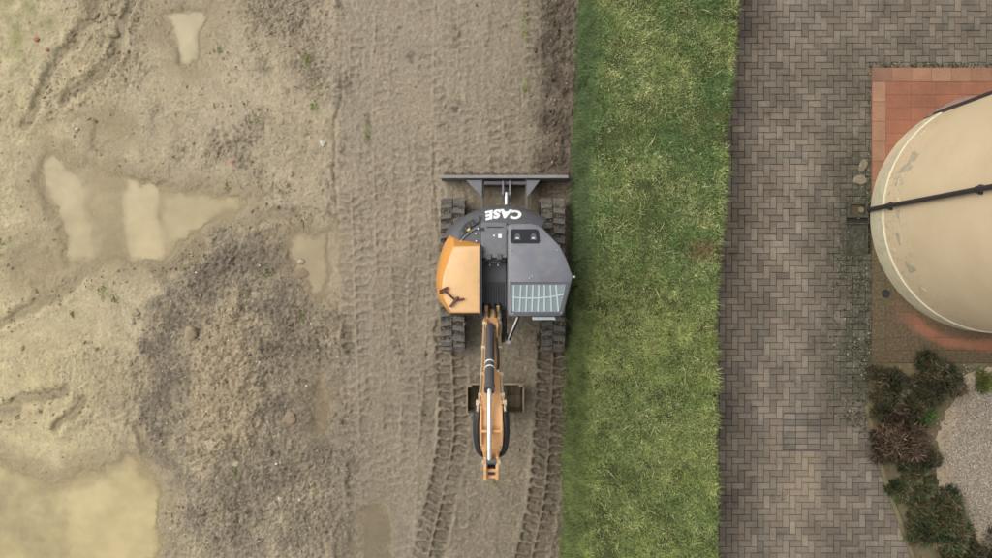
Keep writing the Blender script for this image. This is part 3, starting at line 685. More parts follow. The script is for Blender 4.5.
def cyl(r, z0, z1, n=160, r1=None):
    r1 = r if r1 is None else r1
    return [[(r*math.cos(2*math.pi*k/n), r*math.sin(2*math.pi*k/n), z0) for k in range(n)], [(r1*math.cos(2*math.pi*k/n), r1*math.sin(2*math.pi*k/n), z1) for k in range(n)]]
TZ = 6.2
rs = cyl(SR-.012, .3, 2)+cyl(SR-.012, 2.0, TZ)+cyl(SR-.05, TZ+.02, TZ+.05)
del rs[2]
MB().rings(rs).build('tank_wall', 'tank', tank, smooth=True)
rs = cyl(SR+.008, -.003, .36)+[cyl(SR-.02, .385, .4)[0]]
MB().rings(rs).build('plinth_band', 'plinth', tank, smooth=True)
n_ = 160; MB().rings([[(r*math.cos(2*math.pi*k/n_), r*math.sin(2*math.pi*k/n_), z) for k in range(n_)] for r, z in ((SR+.05, TZ+.04), (SR+.05, TZ+.12), (.3, TZ+.6), (.01, TZ+.62))]).build('tank_roof', 'tank', tank, smooth=True)
# filled and peeling patches: curved flakes a few mm proud, located by angle and height
def patch_(pa, pz, wa, hz, seed, mat='filler', th=.006):
    """pa: angle deg, wa half angle deg, hz half height"""
    r0 = random.Random(seed); n = 26; vs = []; 
    K = 5
    for k in range(K+1):
        f = k/K
        for t in range(n):
            a = 2*math.pi*t/n; rr = f*(1+.22*math.sin(3*a+seed)+.12*math.sin(7*a+seed*2)+r0.uniform(-.07, .07)*(k == K))
            ang = R(pa+wa*rr*math.cos(a)); z = pz+hz*rr*math.sin(a)
            rad = SR-.012+(th if k < K else -.004); vs.append((rad*math.cos(ang), rad*math.sin(ang), z))
    fs = [((k)*n+t, k*n+(t+1) % n, (k+1)*n+(t+1) % n, (k+1)*n+t) for k in range(K) for t in range(n)]
    return MB().add(vs, fs).build('plaster_patch', mat, tank, smooth=True)
def ang_of(px, py):   # ray from nadir meets the wall: angle on the cylinder and the height seen there
    d = Vector((px-496, 279-py)).normalized(); c = Vector(SC); b_ = d.dot(c); disc = b_*b_-(c.length_squared-SR*SR)
    if disc < 0: disc = 0
    s = b_-math.sqrt(disc); p = d*s; rel = p-c
    s0 = math.hypot(px-496, py-279); z = HC-744*s/s0
    return math.degrees(math.atan2(rel.y, rel.x)), z
for k, (px, py, ex, ey, wa, hz, mt) in enumerate([(912, 158, 0, 0, 5.0, .16, 'filler'), (905, 168, 0, 0, 2.5, .22, 'filler'), (899, 176, 0, 0, 1.6, .14, 'plinth'), (896, 183, 0, 0, 2.2, .06, 'filler'), (898, 214, 0, 0, 3.2, .07, 'filler'), (898, 238, 0, 0, 4.2, .075, 'filler'),
      (893, 251, 0, 0, 1.6, .06, 'plinth'), (910, 268, 0, 0, 3.6, .14, 'filler'), (897, 200, 0, 0, 1.4, .05, 'plinth'), (922, 290, 0, 0, 1.2, .08, 'plinth'), (921, 132, 0, 0, 1.6, .10, 'plinth'), (945, 108, 0, 0, .9, .1, 'plinth')]):
    a, z = ang_of(px, py); patch_(a, z-.07, wa*.85, hz*.85, k+3, mt)
# downpipe with clips and the dark strip at the edge of the wall
a, _ = ang_of(868, 210.5); pr = SR+.045; ca, sa = math.cos(R(a)), math.sin(R(a))
dp = MB().tube([(pr*ca, pr*sa, .0), (pr*ca, pr*sa, TZ)], .036, 16).build('downpipe', 'pipe_dark', tank, smooth=True)
for z in (.62, 2.72, 4.4):
    cb = MB(); cb.tube([(pr*ca, pr*sa, z-.018), (pr*ca, pr*sa, z+.018)], .046, 16)
    rot = Matrix.Rotation(R(a), 3, 'Z'); cb.box(((pr-.04)*ca, (pr-.04)*sa, z), (.06, .12, .03), rot); cb.build('pipe_clip', 'black', dp)
a2, _ = ang_of(926, 117.5); st = MB()
for d0, r0 in ((0, SR+.012),):
    rot = Matrix.Rotation(R(a2+1.5), 3, 'Z'); st.box((r0*math.cos(R(a2+1.5)), r0*math.sin(R(a2+1.5)), TZ/2), (.05, .03, TZ), rot)
st.build('edge_strip', 'pipe_dark', tank)
# low grey kerb piece hugging the wall behind the strip
lk = MB(); r_a, r_b = SR+.02, SR+.11
arc = [a2+4-k*3.2 for k in range(13)]
vs = []; 
for q_, aa in enumerate(arc):
    wv = math.sin(math.pi*min(1, max(.06, q_/12)))
    for rr, z in ((r_a, .0), (r_a+.06*wv+.005, .0), (r_a+.06*wv+.005, .16), (r_a, .16)): vs.append((rr*math.cos(R(aa)), rr*math.sin(R(aa)), z))
fs = [(k*4+i, k*4+(i+1) % 4, k*4+4+(i+1) % 4, k*4+4+i) for k in range(12) for i in range(4)]+[(0, 1, 2, 3), (48, 49, 50, 51)]
lk.add(vs, fs).build('base_flashing', simple('flashing', lin((140, 118, 112)), .5, var=.1), tank)

# drain box, grating and stray stones beside the pad
gx0, gy0 = wp(857, 210, .05); gb = empty('gully_box', (gx0, gy0, 0)); tag(gb, 'small concrete gully box under the black downpipe', 'drain')
mb = MB()
for s in (-1, 1): mb.box((s*.145, 0, .03), (.05, .25, .12)); mb.box((0, s*.105, .03), (.24, .04, .118))
mb.build('box_rim', 'mossy', gb, .006); MB().box((0, 0, .0), (.24, .17, .06)).build('box_floor', 'bucket_mud', gb); MB().tube([(.06, .0, .02), (.06, 0, .075)], .045, 14).build('pipe_socket', 'kerb', gb)
gxc, gyc = wp(855, 239, .05); gt = empty('sunken_grate', (gxc, gyc, 0)); tag(gt, 'dark mossy sunken metal cover beside the tank', 'grate')
mb = MB()
for s in (-1, 1): mb.box((s*.195, 0, .025), (.02, .52, .06)); mb.box((0, s*.25, .025), (.37, .02, .06))
mb.build('grate_frame', 'mossy', gt, .003); MB().box((0, 0, .01), (.368, .478, .03)).build('grate_plate', 'mossy', gt)
for k in range(6): MB().box((-.15+k*.06, 0, .03), (.018, .46, .016)).build('grate_bar', 'mossy', gt)

# ------------------------------------------------------------------ planting bed, kerb, gravel yard
bedpts = [wp(a, b) for a, b in KERB]+[(12.5, -8), (12.5, PADY0-.004), (PADX+.001, PADY0-.004)]
bed = MB().prism(bedpts, -.2, .056).build('planting_bed', simple('bed_soil', lin((104, 92, 70)), .95, var=.3, scale=5, dirt=lin((120, 122, 66)), dirt_amt=.6, bmp=.7)); tag(bed, kind='structure')
kc = catmull([(*p, 0) for p in kw], 5); kr = []
for i, p in enumerate(kc):
    t = Vector(kc[min(i+1, len(kc)-1)])-Vector(kc[max(i-1, 0)]); t.normalize(); s = Vector((-t.y, t.x, 0)); p = Vector(p)
    kr.append([p-s*.032+Vector((0, 0, -.1)), p-s*.032+Vector((0, 0, .085)), p+s*.032+Vector((0, 0, .085)), p+s*.032+Vector((0, 0, -.1))])
kb = MB().rings(kr).build('kerb', 'kerb', None, .008); tag(kb, 'narrow curved concrete kerb between pavers and planting bed', 'kerb')
GV = [(1010, 366), (968, 372), (952, 400), (938, 425), (934, 455), (938, 490), (956, 512), (972, 535), (990, 565), (1020, 620), (1060, 700), (1300, 720), (1300, 366)]
gv = MB().prism([wp(a, b) for a, b in [(p[0]+random.gauss(0, 1.6), p[1]+random.gauss(0, 1.2)) for p in catmull([(a, b, 0) for a, b in GV[:-2]], 9)]+GV[-2:]], -.15, .064).build('gravel_yard', simple('gravel_base', lin((166, 150, 124)), .95, var=.2, scale=4, dirt=lin((150, 140, 120)), dirt_amt=.5, bmp=.8)); tag(gv, kind='structure')
def stones(name, x, y, z, r, cols, mat='stone', parent=None, flat=.6):
    """small irregular stones: squashed octahedra with jittered corners"""
    n = len(x); base = np.array([(1, 0, 0), (0, 1, 0), (-1, 0, 0), (0, -1, 0), (0, 0, 1), (0, 0, -1)], float)
    V = base[None]*rng.uniform(.65, 1.25, (n, 6, 1))+rng.normal(0, .16, (n, 6, 3)); V[..., 2] *= flat
    a = rng.uniform(0, 6.283, n); c, s = np.cos(a)[:, None], np.sin(a)[:, None]; st = rng.uniform(.7, 1.4, n)[:, None]
    vx = V[..., 0]*st; vy = V[..., 1]/st
    V = np.stack([vx*c-vy*s, vx*s+vy*c, V[..., 2]], -1)*r[:, None, None]+np.stack([x, y, z], -1)[:, None]
    f = np.array([(0, 1, 4), (1, 2, 4), (2, 3, 4), (3, 0, 4), (1, 0, 5), (2, 1, 5), (3, 2, 5), (0, 3, 5)])
    Fc = (np.arange(n)[:, None, None]*6+f[None]).reshape(-1, 3)
    return fast_mesh(name, V.reshape(-1, 3), Fc, mat, np.repeat(cols, 6, 0), parent)
n = 52000; sx = rng.uniform(6.9, 8.7, n); sy = rng.uniform(-5.2, -1.4, n)
sdv = poly_sd(496+62*sx+fbm(sx, sy, 2, 3, 3)*10, 279-62*sy+fbm(sx, sy, 2, 3, 4)*10, GV)
k = rng.uniform(0, 1, n) < 1-sm(-34, 4, sdv)*.93; k &= sdv < 6; sx, sy, sdv = sx[k], sy[k], sdv[k]; n = len(sx)
pal = np.array([lin(c) for c in ((152, 143, 130), (132, 125, 117), (168, 158, 142), (112, 106, 98), (150, 135, 116), (184, 176, 162), (142, 132, 120))])
o = stones('gravel', sx, sy, np.full(n, .07), rng.uniform(.007, .017, n), pal[rng.integers(0, len(pal), n)]*rng.uniform(.8, 1.15, n)[:, None]); tag(o, kind='stuff', label='fine grey and beige gravel covering the yard', cat='gravel')
# leaf litter and low ground cover in the bed
n = 9000; sx = rng.uniform(6.0, 8.4, n); sy = rng.uniform(-5, -1.35, n); ok = (sx > np.interp(sy, kyy, kxx)+.05)
sdv = poly_sd(496+62*sx, 279-62*sy, GV); ok &= (sdv > -3) & (rng.uniform(0, 1, n) < np.clip(.45+1.4*fbm(sx, sy, 1.8, 3, 9), .05, 1)); sx, sy = sx[ok], sy[ok]; n = len(sx)
pal = np.array([lin(c) for c in ((96, 98, 52), (128, 112, 72), (150, 130, 92), (74, 84, 42), (110, 84, 60), (170, 152, 112))])
o = blades('ground_cover', sx, sy, np.full(n, .04), rng.uniform(.03, .09, n), rng.uniform(.008, .02, n), rng.uniform(.9, 1.5, n), rng.uniform(0, 6.28, n), pal[rng.integers(0, 6, n)]*rng.uniform(.6, 1.2, n)[:, None], .3); tag(o, kind='stuff', label='leaf litter and low ground cover in the planting bed', cat='ground cover')
# moss clumps in the joints beside the pad and along the kerb
n = 5200; sx = rng.uniform(5.35, 6.04, n); sy = rng.uniform(-2.6, 1.4, n); ok = rng.uniform(0, 1, n) < np.clip((sx-5.3)/.7, 0, 1)*np.clip(.35+1.8*fbm(sx, sy, 2.2, 4, 33), 0, 1)*sm(1.4, .5, sy)
ok &= ~((sx > 5.58) & (sy > .3) & (sy < 1.2) & (rng.uniform(0, 1, n) < .8)); ok &= (sy > PADY0-.2) | (sx < np.interp(sy, kyy, kxx)); sx, sy = sx[ok], sy[ok]; n = len(sx)
pal = np.array([lin(c) for c in ((62, 60, 42), (84, 84, 58), (46, 46, 34), (150, 146, 128), (104, 100, 76))])
o = stones('moss', sx, sy, np.full(n, .04), rng.uniform(.006, .022, n), pal[rng.choice(5, n, p=[.3, .25, .25, .08, .12])]*rng.uniform(.8, 1.2, n)[:, None], flat=.5); tag(o, kind='stuff', label='dark moss and lichen crumbs along the pad edge', cat='moss')
ne = 1300; t = rng.uniform(0, 1, ne); ex = np.where(t < .35, PADX-.03+rng.normal(0, .012, ne), rng.uniform(PADX-.05, 8.6, ne)); ey = np.where(t < .35, rng.uniform(PADY0, PADY1+.04, ne), PADY1+.04+rng.normal(0, .02, ne))
ey = np.where((t >= .35) & (rng.uniform(0, 1, ne) < .0), PADY0-.02, ey)
o = stones('edge_moss', ex, ey, np.full(ne, .038), rng.uniform(.006, .02, ne), pal[rng.choice(5, ne, p=[.3, .3, .3, .03, .07])], flat=.5); tag(o, kind='stuff', label='thin line of moss around the outer edge of the tiled pad', cat='moss')

def shrub(px, py, r, hh, label, cols, n=2600, spiky=1., seed=0, group='shrubs in the planting bed', name='shrub'):
    x0, y0 = wp(px, py, hh*.5); e = empty(name, (x0, y0, .04)); tag(e, label, 'shrub', group)
    g = np.random.default_rng(seed+50)
    n = int(n*1.45); st = MB()
    for k in range(26):
        a = g.uniform(0, 6.283); l = g.uniform(.35, .95); ti = g.uniform(.3, 1.15)
        tip = Vector((math.cos(a)*r*l*1.0, math.sin(a)*r*l, hh*(.35+.6*math.cos(ti)))); mid = tip*.5+Vector((0, 0, hh*.22))
        st.tube([(0, 0, -.03), mid, tip], [.012, .007, .003], 5)
    st.build('stem', 'bark', e)
    a = g.uniform(0, 6.283, n); rr = np.sqrt(g.uniform(0, 1, n)); lob = 1+.26*np.sin(3*a+seed)+.2*np.sin(5*a+2*seed)+g.normal(0, .08, n)
    bx = np.cos(a)*rr*r*.86*lob; by = np.sin(a)*rr*r*.86*lob
    cl = fbm(bx+seed*3.1, by, 5., 3, 17)
    dome = hh*np.sqrt(np.clip(1-(rr*.96)**2, 0, 1)); bz = dome*g.uniform(.25, 1.0, n)**.6*(1+.5*cl)-.02
    bz = np.maximum(bz, .0)
    azm = a+g.normal(0, 1.3, n); le = np.clip(.25+rr*.8+g.normal(0, .4, n), .05, 1.5)
    pc = np.array([lin(c) for c in cols]); ci = np.clip((g.uniform(0, 1, n)*.75+.5*(cl+.25))*len(pc), 0, len(pc)-1).astype(int)
    cc = pc[ci]*g.uniform(.4, 1.05, n)[:, None]*(1+.9*cl)[:, None]
    blades('foliage', bx, by, bz, g.uniform(.045, .115, n)*spiky, g.uniform(.009, .018, n), le, azm, cc, .45, parent=e)
G1 = ((52, 64, 38), (70, 84, 50), (86, 84, 58), (88, 72, 56), (118, 104, 82)); G2 = ((50, 56, 36), (78, 62, 48), (100, 78, 62), (120, 100, 80), (144, 126, 104)); G3 = ((56, 74, 44), (74, 96, 60), (100, 112, 74), (112, 92, 68), (130, 110, 80))
shrub(890, 386, .31, .5, 'dark green and brown shrub touching the pad, between kerb and tank corner', G1, 2800, 1, 1)
shrub(938, 380, .38, .55, 'broad brown green shrub under the pad edge, next to the gravel', G1, 4000, 1, 2)
shrub(900, 438, .42, .55, 'brown twiggy shrub by the kerb, middle of the planting bed', G2, 3600, 1.35, 3)
shrub(943, 525, .47, .55, 'large green shrub with brown twigs at the bottom edge of the bed', G3, 5200, 1.1, 4)
shrub(899, 490, .17, .26, 'small low dark green shrub hugging the curved kerb', G3, 900, .9, 5)
shrub(922, 486, .2, .24, 'small loose shrub between kerb and gravel, above the large shrub', G3, 800, .9, 6)
shrub(922, 416, .17, .30, 'bright green leafy tuft at the gravel edge', ((66, 100, 42), (84, 116, 50), (96, 124, 58)), 900, .9, 7)
shrub(984, 382, .18, .12, 'low yellow green weed on the gravel below the pad', ((120, 130, 66), (136, 142, 76), (104, 114, 56)), 600, .8, 8)
shrub(884, 412, .17, .28, 'low olive brown shrub between kerb top and the brown twiggy shrub', G1, 1500, .9, 11)
shrub(914, 408, .15, .36, 'mid green shrub wedged between the bright tuft and the pad shrubs', G1, 1300, .9, 12)
shrub(912, 472, .18, .3, 'low mixed shrub just below the brown twiggy shrub', G3, 1500, .9, 13)
shrub(918, 512, .15, .3, 'low green shrub by the kerb, left of the large bottom shrub', G3, 1400, .9, 14)
shrub(930, 458, .14, .3, 'brown green shrub pressed against the gravel, right of the brown twiggy one', G1, 1200, .9, 15)
shrub(965, 555, .34, .4, 'dark shrub at the bottom edge between large shrub and gravel', G1, 1900, 1, 16)
shrub(1003, 565, .45, .5, 'brown green shrub at the far right corner beside the gravel', G1, 1800, 1, 9)

# ------------------------------------------------------------------ excavator
ex = empty('excavator', (.11, -.05, .02)); tag(ex, 'orange and grey tracked mini excavator parked on the mud beside the bank', 'excavator')
O = Vector(ex.location)
def part(mb, name, mat, parent=ex, **kw):
    o = mb.build(name, mat, None, **kw); o.parent = parent
    # geometry is written in world metres: move it into the parent's frame
    root = parent
    off = Vector((0, 0, 0))
    while root is not None: off += Vector(root.location); root = root.parent
    o.data.transform(Matrix.Translation(-off)); return o
# tracks
ytop, ybot, zr, zc = 1.26, -1.13, .255, .29
def stadium(t, r):
    """position and outward normal (y,z) at distance t round the belt of radius r"""
    yc1, yc2 = ytop-zr-.03, ybot+zr+.03; L = yc1-yc2; per = 2*L+2*math.pi*r; t %= per
    if t < L: return (yc2+t, zc+r), (0, 1)
    t -= L
    if t < math.pi*r: a = math.pi/2-t/r; return (yc1+r*math.cos(a), zc+r*math.sin(a)), (math.cos(a), math.sin(a))
    t -= math.pi*r
    if t < L: return (yc1-t, zc-r), (0, -1)
    t -= L; a = -math.pi/2-t/r; return (yc2+r*math.cos(a), zc+r*math.sin(a)), (math.cos(a), math.sin(a))
per = 2*((ytop-zr-.03)-(ybot+zr+.03))+2*math.pi*zr
lug = MB(); lw, ll, lh = .186, .096, .042
lug.add([(-lw/2, -ll/2, -.01), (lw/2, -ll/2+.02, -.01), (lw/2, ll/2+.02, -.01), (-lw/2, ll/2, -.01), (-lw/2+.012, -ll/2+.014, lh), (lw/2-.012, -ll/2+.034, lh), (lw/2-.012, ll/2+.004, lh), (-lw/2+.012, ll/2-.014, lh)],
        [(3, 2, 1, 0), (4, 5, 6, 7), (0, 1, 5, 4), (1, 2, 6, 5), (2, 3, 7, 6), (3, 0, 4, 7)])
lugL = lug.build('tread_lug', 'track_lug', None, .006); lug_me = lugL.data
lug2 = lug_me.copy(); lug2.transform(Matrix.Scale(-1, 4, (1, 0, 0))); lug2.flip_normals()
bpy.data.objects.remove(lugL)
for cx in (-.665, .878):
    ring = []; n = 90; belt = MB(); rows = []
    for k in range(n):
        (y, z), (ny_, nz_) = stadium(per*k/n, zr)
        rows.append([(cx-.19, y, z), (cx+.19, y, z), (cx+.19, y-ny_*.035, z-nz_*.035), (cx-.19, y-ny_*.035, z-nz_*.035)])
    vs = [p for r_ in rows for p in r_]; fs = [(k*4+i, k*4+(i+1) % 4, ((k+1) % n)*4+(i+1) % 4, ((k+1) % n)*4+i) for k in range(n) for i in range(4)]
    tr = part(belt.add(vs, fs), 'track', 'rubber', smooth=True)
    nl = round(per/.150)
    for k in range(nl):
        for s in (-1, 1):
            (y, z), (ny_, nz_) = stadium(per*(k+(.5 if s > 0 else 0))/nl, zr)
            o = bpy.data.objects.new('tread_lug', lug_me if s < 0 else lug2); C.objects.link(o); o.parent = tr
            o.location = Vector((cx+s*.096, y, z))-O
            o.rotation_euler = (math.atan2(-ny_, nz_), 0, random.gauss(0, .02))
    f = MB(); f.box((cx, .06, .29), (.22, 1.75, .26)); part(f, 'track_frame', 'dark_paint', bevel=.02)
    for yy, rr in ((ytop-.29, .2), (ybot+.29, .2)):
        w = MB().tube([(cx-.12, yy, .29), (cx-.115, yy, .29), (cx+.115, yy, .29), (cx+.12, yy, .29)], [rr-.03, rr, rr, rr-.03], 20); part(w, 'track_wheel', 'mud_steel', smooth=True)
    for k in range(4):
        yy = -.5+k*.37; part(MB().tube([(cx-.13, yy, .16), (cx+.13, yy, .16)], .075, 14), 'track_roller', 'mud_steel')
    # mud caught between the lugs
    nm = 900; tt = rng.uniform(0, per*.5+.3, nm); pos_ = np.array([stadium(t_-.15, zr+.004)[0] for t_ in tt])
    ms = stones('caked_mud', rng.uniform(cx-.19, cx+.19, nm)-O.x, pos_[:, 0]-O.y, pos_[:, 1]-O.z, rng.uniform(.006, .026, nm), np.array(lin((122, 112, 95)))*rng.uniform(.6, 1.15, nm)[:, None], parent=tr, flat=.7); tag(ms, kind='stuff')
f = MB(); f.box((.107, .05, .42), (1.2, .62, .2)); f.prism([(-.3, .9), (.53, .9), (.65, .2), (-.42, .2)], .34, .5); part(f, 'lower_frame', 'mud_steel', bevel=.03)
# dozer blade at the rear
x0 = wp(441, 176, .44)[0]; x1 = wp(568, 176, .44)[0]
prof = [(1.60, .05), (1.555, .16), (1.545, .30), (1.575, .43), (1.61, .43), (1.585, .30), (1.60, .17), (1.66, .06)]
bl = part(MB().prismx(prof, x0, x1), 'dozer_blade', 'mud_steel', bevel=.006)
part(MB().box(((x0+x1)/2, 1.588, .445), (x1-x0+.01, .05, .03)), 'blade_rim', 'blade_edge', bl, bevel=.006)
part(MB().box(((x0+x1)/2, 1.655, .06), (x1-x0-.02, .022, .09)), 'cutting_edge', 'blade_edge', bl)
mudbar = MB(); nn = 60
rows = []; nn = 160
for k in range(nn+1):
    xx = x0+.02+(x1-x0-.04)*k/nn; b0 = .045+.012*math.sin(k*.23)+.010*math.sin(k*.61)+random.uniform(-.006, .006)
    rows.append([(xx, 1.60, .05), (xx, 1.66+b0, .05), (xx, 1.645+b0*.6, .22+b0), (xx, 1.60, .36)])
part(mudbar.rings(rows), 'caked_mud', simple('caked_mud', lin((98, 88, 74)), .95, var=.3, scale=10, bmp=.6), bl)
for s, xa, xb in ((-1, -.47, -.215), (1, .69, .485)):
    part(MB().prism([(xa, 1.545), (xb, 1.545), (xb, 1.27)] if s < 0 else [(xb, 1.545), (xa, 1.545), (xb, 1.27)], .36, .40), 'blade_gusset', 'grey_paint', bevel=.004)
    part(MB().box((xb, 1.17, .31), (.045, .8, .11)), 'blade_arm', 'mud_steel', bevel=.01)
part(MB().box((.165, 1.50, .24), (.70, .06, .3)), 'blade_backplate', 'dark_paint', bevel=.01)
for xx in (.11, .215): part(MB().prismx([(1.53, .2), (1.53, .43), (1.31, .46), (1.22, .36), (1.3, .2)], xx-.014, xx+.014), 'cylinder_lug', 'grey_paint', bevel=.003)
cyl_ = part(MB().tube([(.163, .85, .47), (.163, 1.15, .44)], .06, 16), 'blade_cylinder', 'barrel', smooth=True)
part(MB().tube([(.163, 1.14, .44), (.163, 1.34, .41)], .03, 12), 'cylinder_rod', 'chrome', cyl_, smooth=True)
part(MB().tube([(.08, 1.33, .41), (.245, 1.33, .41)], .028, 12), 'hinge_pin', 'mud_steel', cyl_)
for s in (-1, 1): part(MB().tube([(.163+s*.08, .8, .52), (.163+s*.09, 1.0, .54), (.163+s*.05, 1.12, .5)], .016, 8), 'hose', 'black', cyl_, smooth=True)
part(MB().box((.165, 1.04, .55), (.20, .16, .16)), 'cylinder_cover', 'grey_paint', cyl_, bevel=.02)
# upper structure
part(MB().tube([(.11, -.05, .48), (.11, -.05, .72)], .42, 40), 'slew_ring', 'black', smooth=True)
def arc_pts(cx, cy, r, a0, a1, n): return [(cx+r*math.cos(R(a0+(a1-a0)*k/n)), cy+r*math.sin(R(a0+(a1-a0)*k/n))) for k in range(n+1)]
deck = arc_pts(.105, -.06, 1.02, 20, 160, 24)+[(-.80, .0), (-.74, -.42), (.9, -.46), (1.0, .0)]
part(MB().prism(deck, .70, .84), 'deck', 'black', bevel=.02)
# counterweight: thick curved shell with a sloping shoulder
cwr = []
for r_out, r_in, z in ((1.10, .62, .74), (1.135, .62, .82), (1.135, .62, 1.12), (1.11, .62, 1.22), (1.04, .62, 1.29), (.93, .62, 1.335), (.84, .62, 1.35)):
    cwr.append([(x, y, z) for x, y in arc_pts(.105, -.06, r_out, 56, 138, 40)]+[(x, y, z) for x, y in arc_pts(.105, -.06, r_in, 138, 56, 40)])
cw = part(MB().rings(cwr), 'counterweight', 'dark_paint', smooth=True)
# lettering wrapped round the shoulder
fc = bpy.data.curves.new('t', 'FONT'); fc.body = 'CASE'; fc.size = 1.0; fc.offset = .06; fc.space_character = 1.12; fc.align_x = 'CENTER'; fc.resolution_u = 4
to = bpy.data.objects.new('t', fc); C.objects.link(to); bpy.context.view_layer.update()
tm = bpy.data.meshes.new_from_object(to.evaluated_get(bpy.context.evaluated_depsgraph_get())); bpy.data.objects.remove(to)
xs = [v.co.x for v in tm.vertices]; ys = [v.co.y for v in tm.vertices]; wx0 = max(xs)-min(xs); hy0 = max(ys)-min(ys); cxm = (max(xs)+min(xs))/2
bm = bmesh.new(); bm.from_mesh(tm); bmesh.ops.triangulate(bm, faces=bm.faces); bmesh.ops.subdivide_edges(bm, edges=[e_ for e_ in bm.edges if e_.calc_length() > .12], cuts=3, use_grid_fill=False); bmesh.ops.triangulate(bm, faces=bm.faces)
def shoulder_z(r): return float(np.interp(r, [.84, .93, 1.04, 1.11, 1.135], [1.35, 1.335, 1.29, 1.22, 1.12]))
for v in bm.verts:
    u_ = (v.co.x-cxm)/wx0; w_ = (v.co.y-min(ys))/hy0                     # u -.5..0.5, w 0 (baseline)..1
    lat = -u_*.53-.028*(w_-.5)*1.0; r_ = 1.07-.14*w_                     # baseline at the outer edge: reads from behind
    th = math.radians(90)-lat/1.0-.0
    cxx, cyy = .105+.0, -.06
    ang = math.pi/2-(lat)/1.02
    r2 = r_
    v.co = Vector((cxx+r2*math.cos(ang), cyy+r2*math.sin(ang), shoulder_z(r2)+.006))
bmesh.ops.recalc_face_normals(bm, faces=bm.faces); bm.to_mesh(tm); bm.free()
lt = bpy.data.objects.new('lettering', tm); C.objects.link(lt); tm.materials.append(M['white']); tm.transform(Matrix.Translation(-O)); lt.parent = cw
tm.transform(Matrix.Translation((0, 0, 0)))
# recess with grille beside the hood
def plate(pts, z0, z1): return MB().prism([wp(a, b, z1) for a, b in pts], z0, z1)
rc = part(plate([(458, 231), (463, 222), (473, 215.5), (479.5, 215), (479.5, 222), (470, 228), (462, 237), (458, 243)], 1.30, 1.372), 'rear_panel', 'dark_paint', bevel=.01)
part(plate([(461, 231), (465, 224), (474, 218.5), (476, 222), (469, 227), (463, 234)], 1.373, 1.379), 'air_grille', 'black', rc)
for k in range(5):
    t = k/4; a0 = (462+12*t, 231-12*t); part(plate([(a0[0]-.6, a0[1]-.2), (a0[0]+.3, a0[1]-.9), (a0[0]+2.9, a0[1]+3.4), (a0[0]+2.0, a0[1]+4.0)], 1.379, 1.386), 'grille_slat', 'dark_paint', rc)
part(plate([(466.5, 230), (469, 227.6), (470.6, 229), (468, 231.6)], 1.379, 1.384), 'warning_sticker', 'yellow', rc)
md = part(plate([(454, 246), (459, 239), (466, 232), (474, 226.5), (481, 224), (481, 246)], 1.20, 1.33), 'side_cover', 'dark_paint', bevel=.012)
part(plate([(458.5, 241.5), (464, 235.5), (471, 229.8), (478.5, 226.2), (479, 228), (472, 231.5), (465.5, 237), (460, 243)], 1.33, 1.375), 'cover_rib', 'grey_paint', md, bevel=.008)
part(plate([(465, 240.6), (476, 240.6), (476, 241.8), (465, 241.8)], 1.331, 1.338), 'red_strip', 'red', md)
part(plate([(473.5, 233), (476, 232.5), (476.5, 240), (474, 240)], 1.331, 1.342), 'slot', 'black', md)
for a, b in ((461, 241.5), (475.8, 233.6), (476.2, 241), (478, 228.6)): part(plate([(a-.6, b-.6), (a+.6, b-.6), (a+.6, b+.6), (a-.6, b+.6)], 1.33, 1.385), 'bolt', 'white', md)
# hood: lofted from the waist up to the flat top
wa = [w3(a, b, 1.05) for a, b in ((454, 229.5), (445, 242.5), (438.3, 262), (436, 282), (439, 299), (449.5, 313.5), (480.5, 313.5), (480.5, 242))]
tp = [w3(a, b, 1.5) for a, b in ((454, 246), (448.5, 260), (443, 277), (442, 290), (444.5, 300), (451.5, 313), (480, 313), (480, 246))]
def dense(ring, z=None):
    cv = catmull(ring[:6], 5); return [(p[0], p[1], p[2] if z is None else z) for p in cv]+[(p[0], p[1], p[2] if z is None else z) for p in ring[6:]]
A_, B_ = dense(wa), dense(tp)
mid_ = [tuple(Vector(a)*.45+Vector(b)*.55+Vector((0, 0, .06))) for a, b in zip(A_, B_)]
side = MB().rings([[(p[0], p[1], .80) for p in A_], A_, mid_, [(p[0], p[1], 1.485) for p in B_]], cap=True); hd = part(side, 'hood', 'side_orange', smooth=True)
cen = Vector((sum(p[0] for p in B_)/len(B_), sum(p[1] for p in B_)/len(B_), 0))
def shr(p, d, z): v = Vector((p[0], p[1], 0)); u = (cen-v).normalized(); v += u*d; return (v.x, v.y, z)
part(MB().rings([[(p[0], p[1], 1.487) for p in B_], [shr(p, .004, 1.503) for p in B_], [shr(p, .016, 1.513) for p in B_], [shr(p, .05, 1.517) for p in B_]]), 'hood_top', 'hood_orange', hd, smooth=True)
part(plate([(480.2, 246), (482.2, 246), (482.2, 314), (480.2, 314)], 1.0, 1.49), 'seal_strip', 'black', hd)
part(plate([(449, 315.2), (481, 315.2), (481, 313.8), (449, 313.8)], .84, 1.30), 'hood_skirt', 'black', hd)
# mirror bracket lying over the hood
mr_ = MB(); Z = 1.56
for a, b, r_ in (((439.5, 291.5), (448, 287.5), .016), ((443.5, 290), (455.5, 300.5), .013), ((450, 307), (458.5, 297), .016), ((454, 301), (464.5, 299), .012), ((439.5, 293), (443, 292.5), .013)):
    mr_.tube([w3(*a, Z), w3(*b, Z)], r_*1.15, 8)
mr_.box(w3(444, 289.8, Z), (.10, .035, .03), Matrix.Rotation(R(25), 3, 'Z')); mr_.box(w3(454, 302, Z), (.035, .14, .03), Matrix.Rotation(R(-38), 3, 'Z'))
mr_.tube([w3(455, 300.5, 1.50), w3(455, 300.5, Z)], .015, 8)
part(mr_, 'mirror_bracket', 'rust_brown')
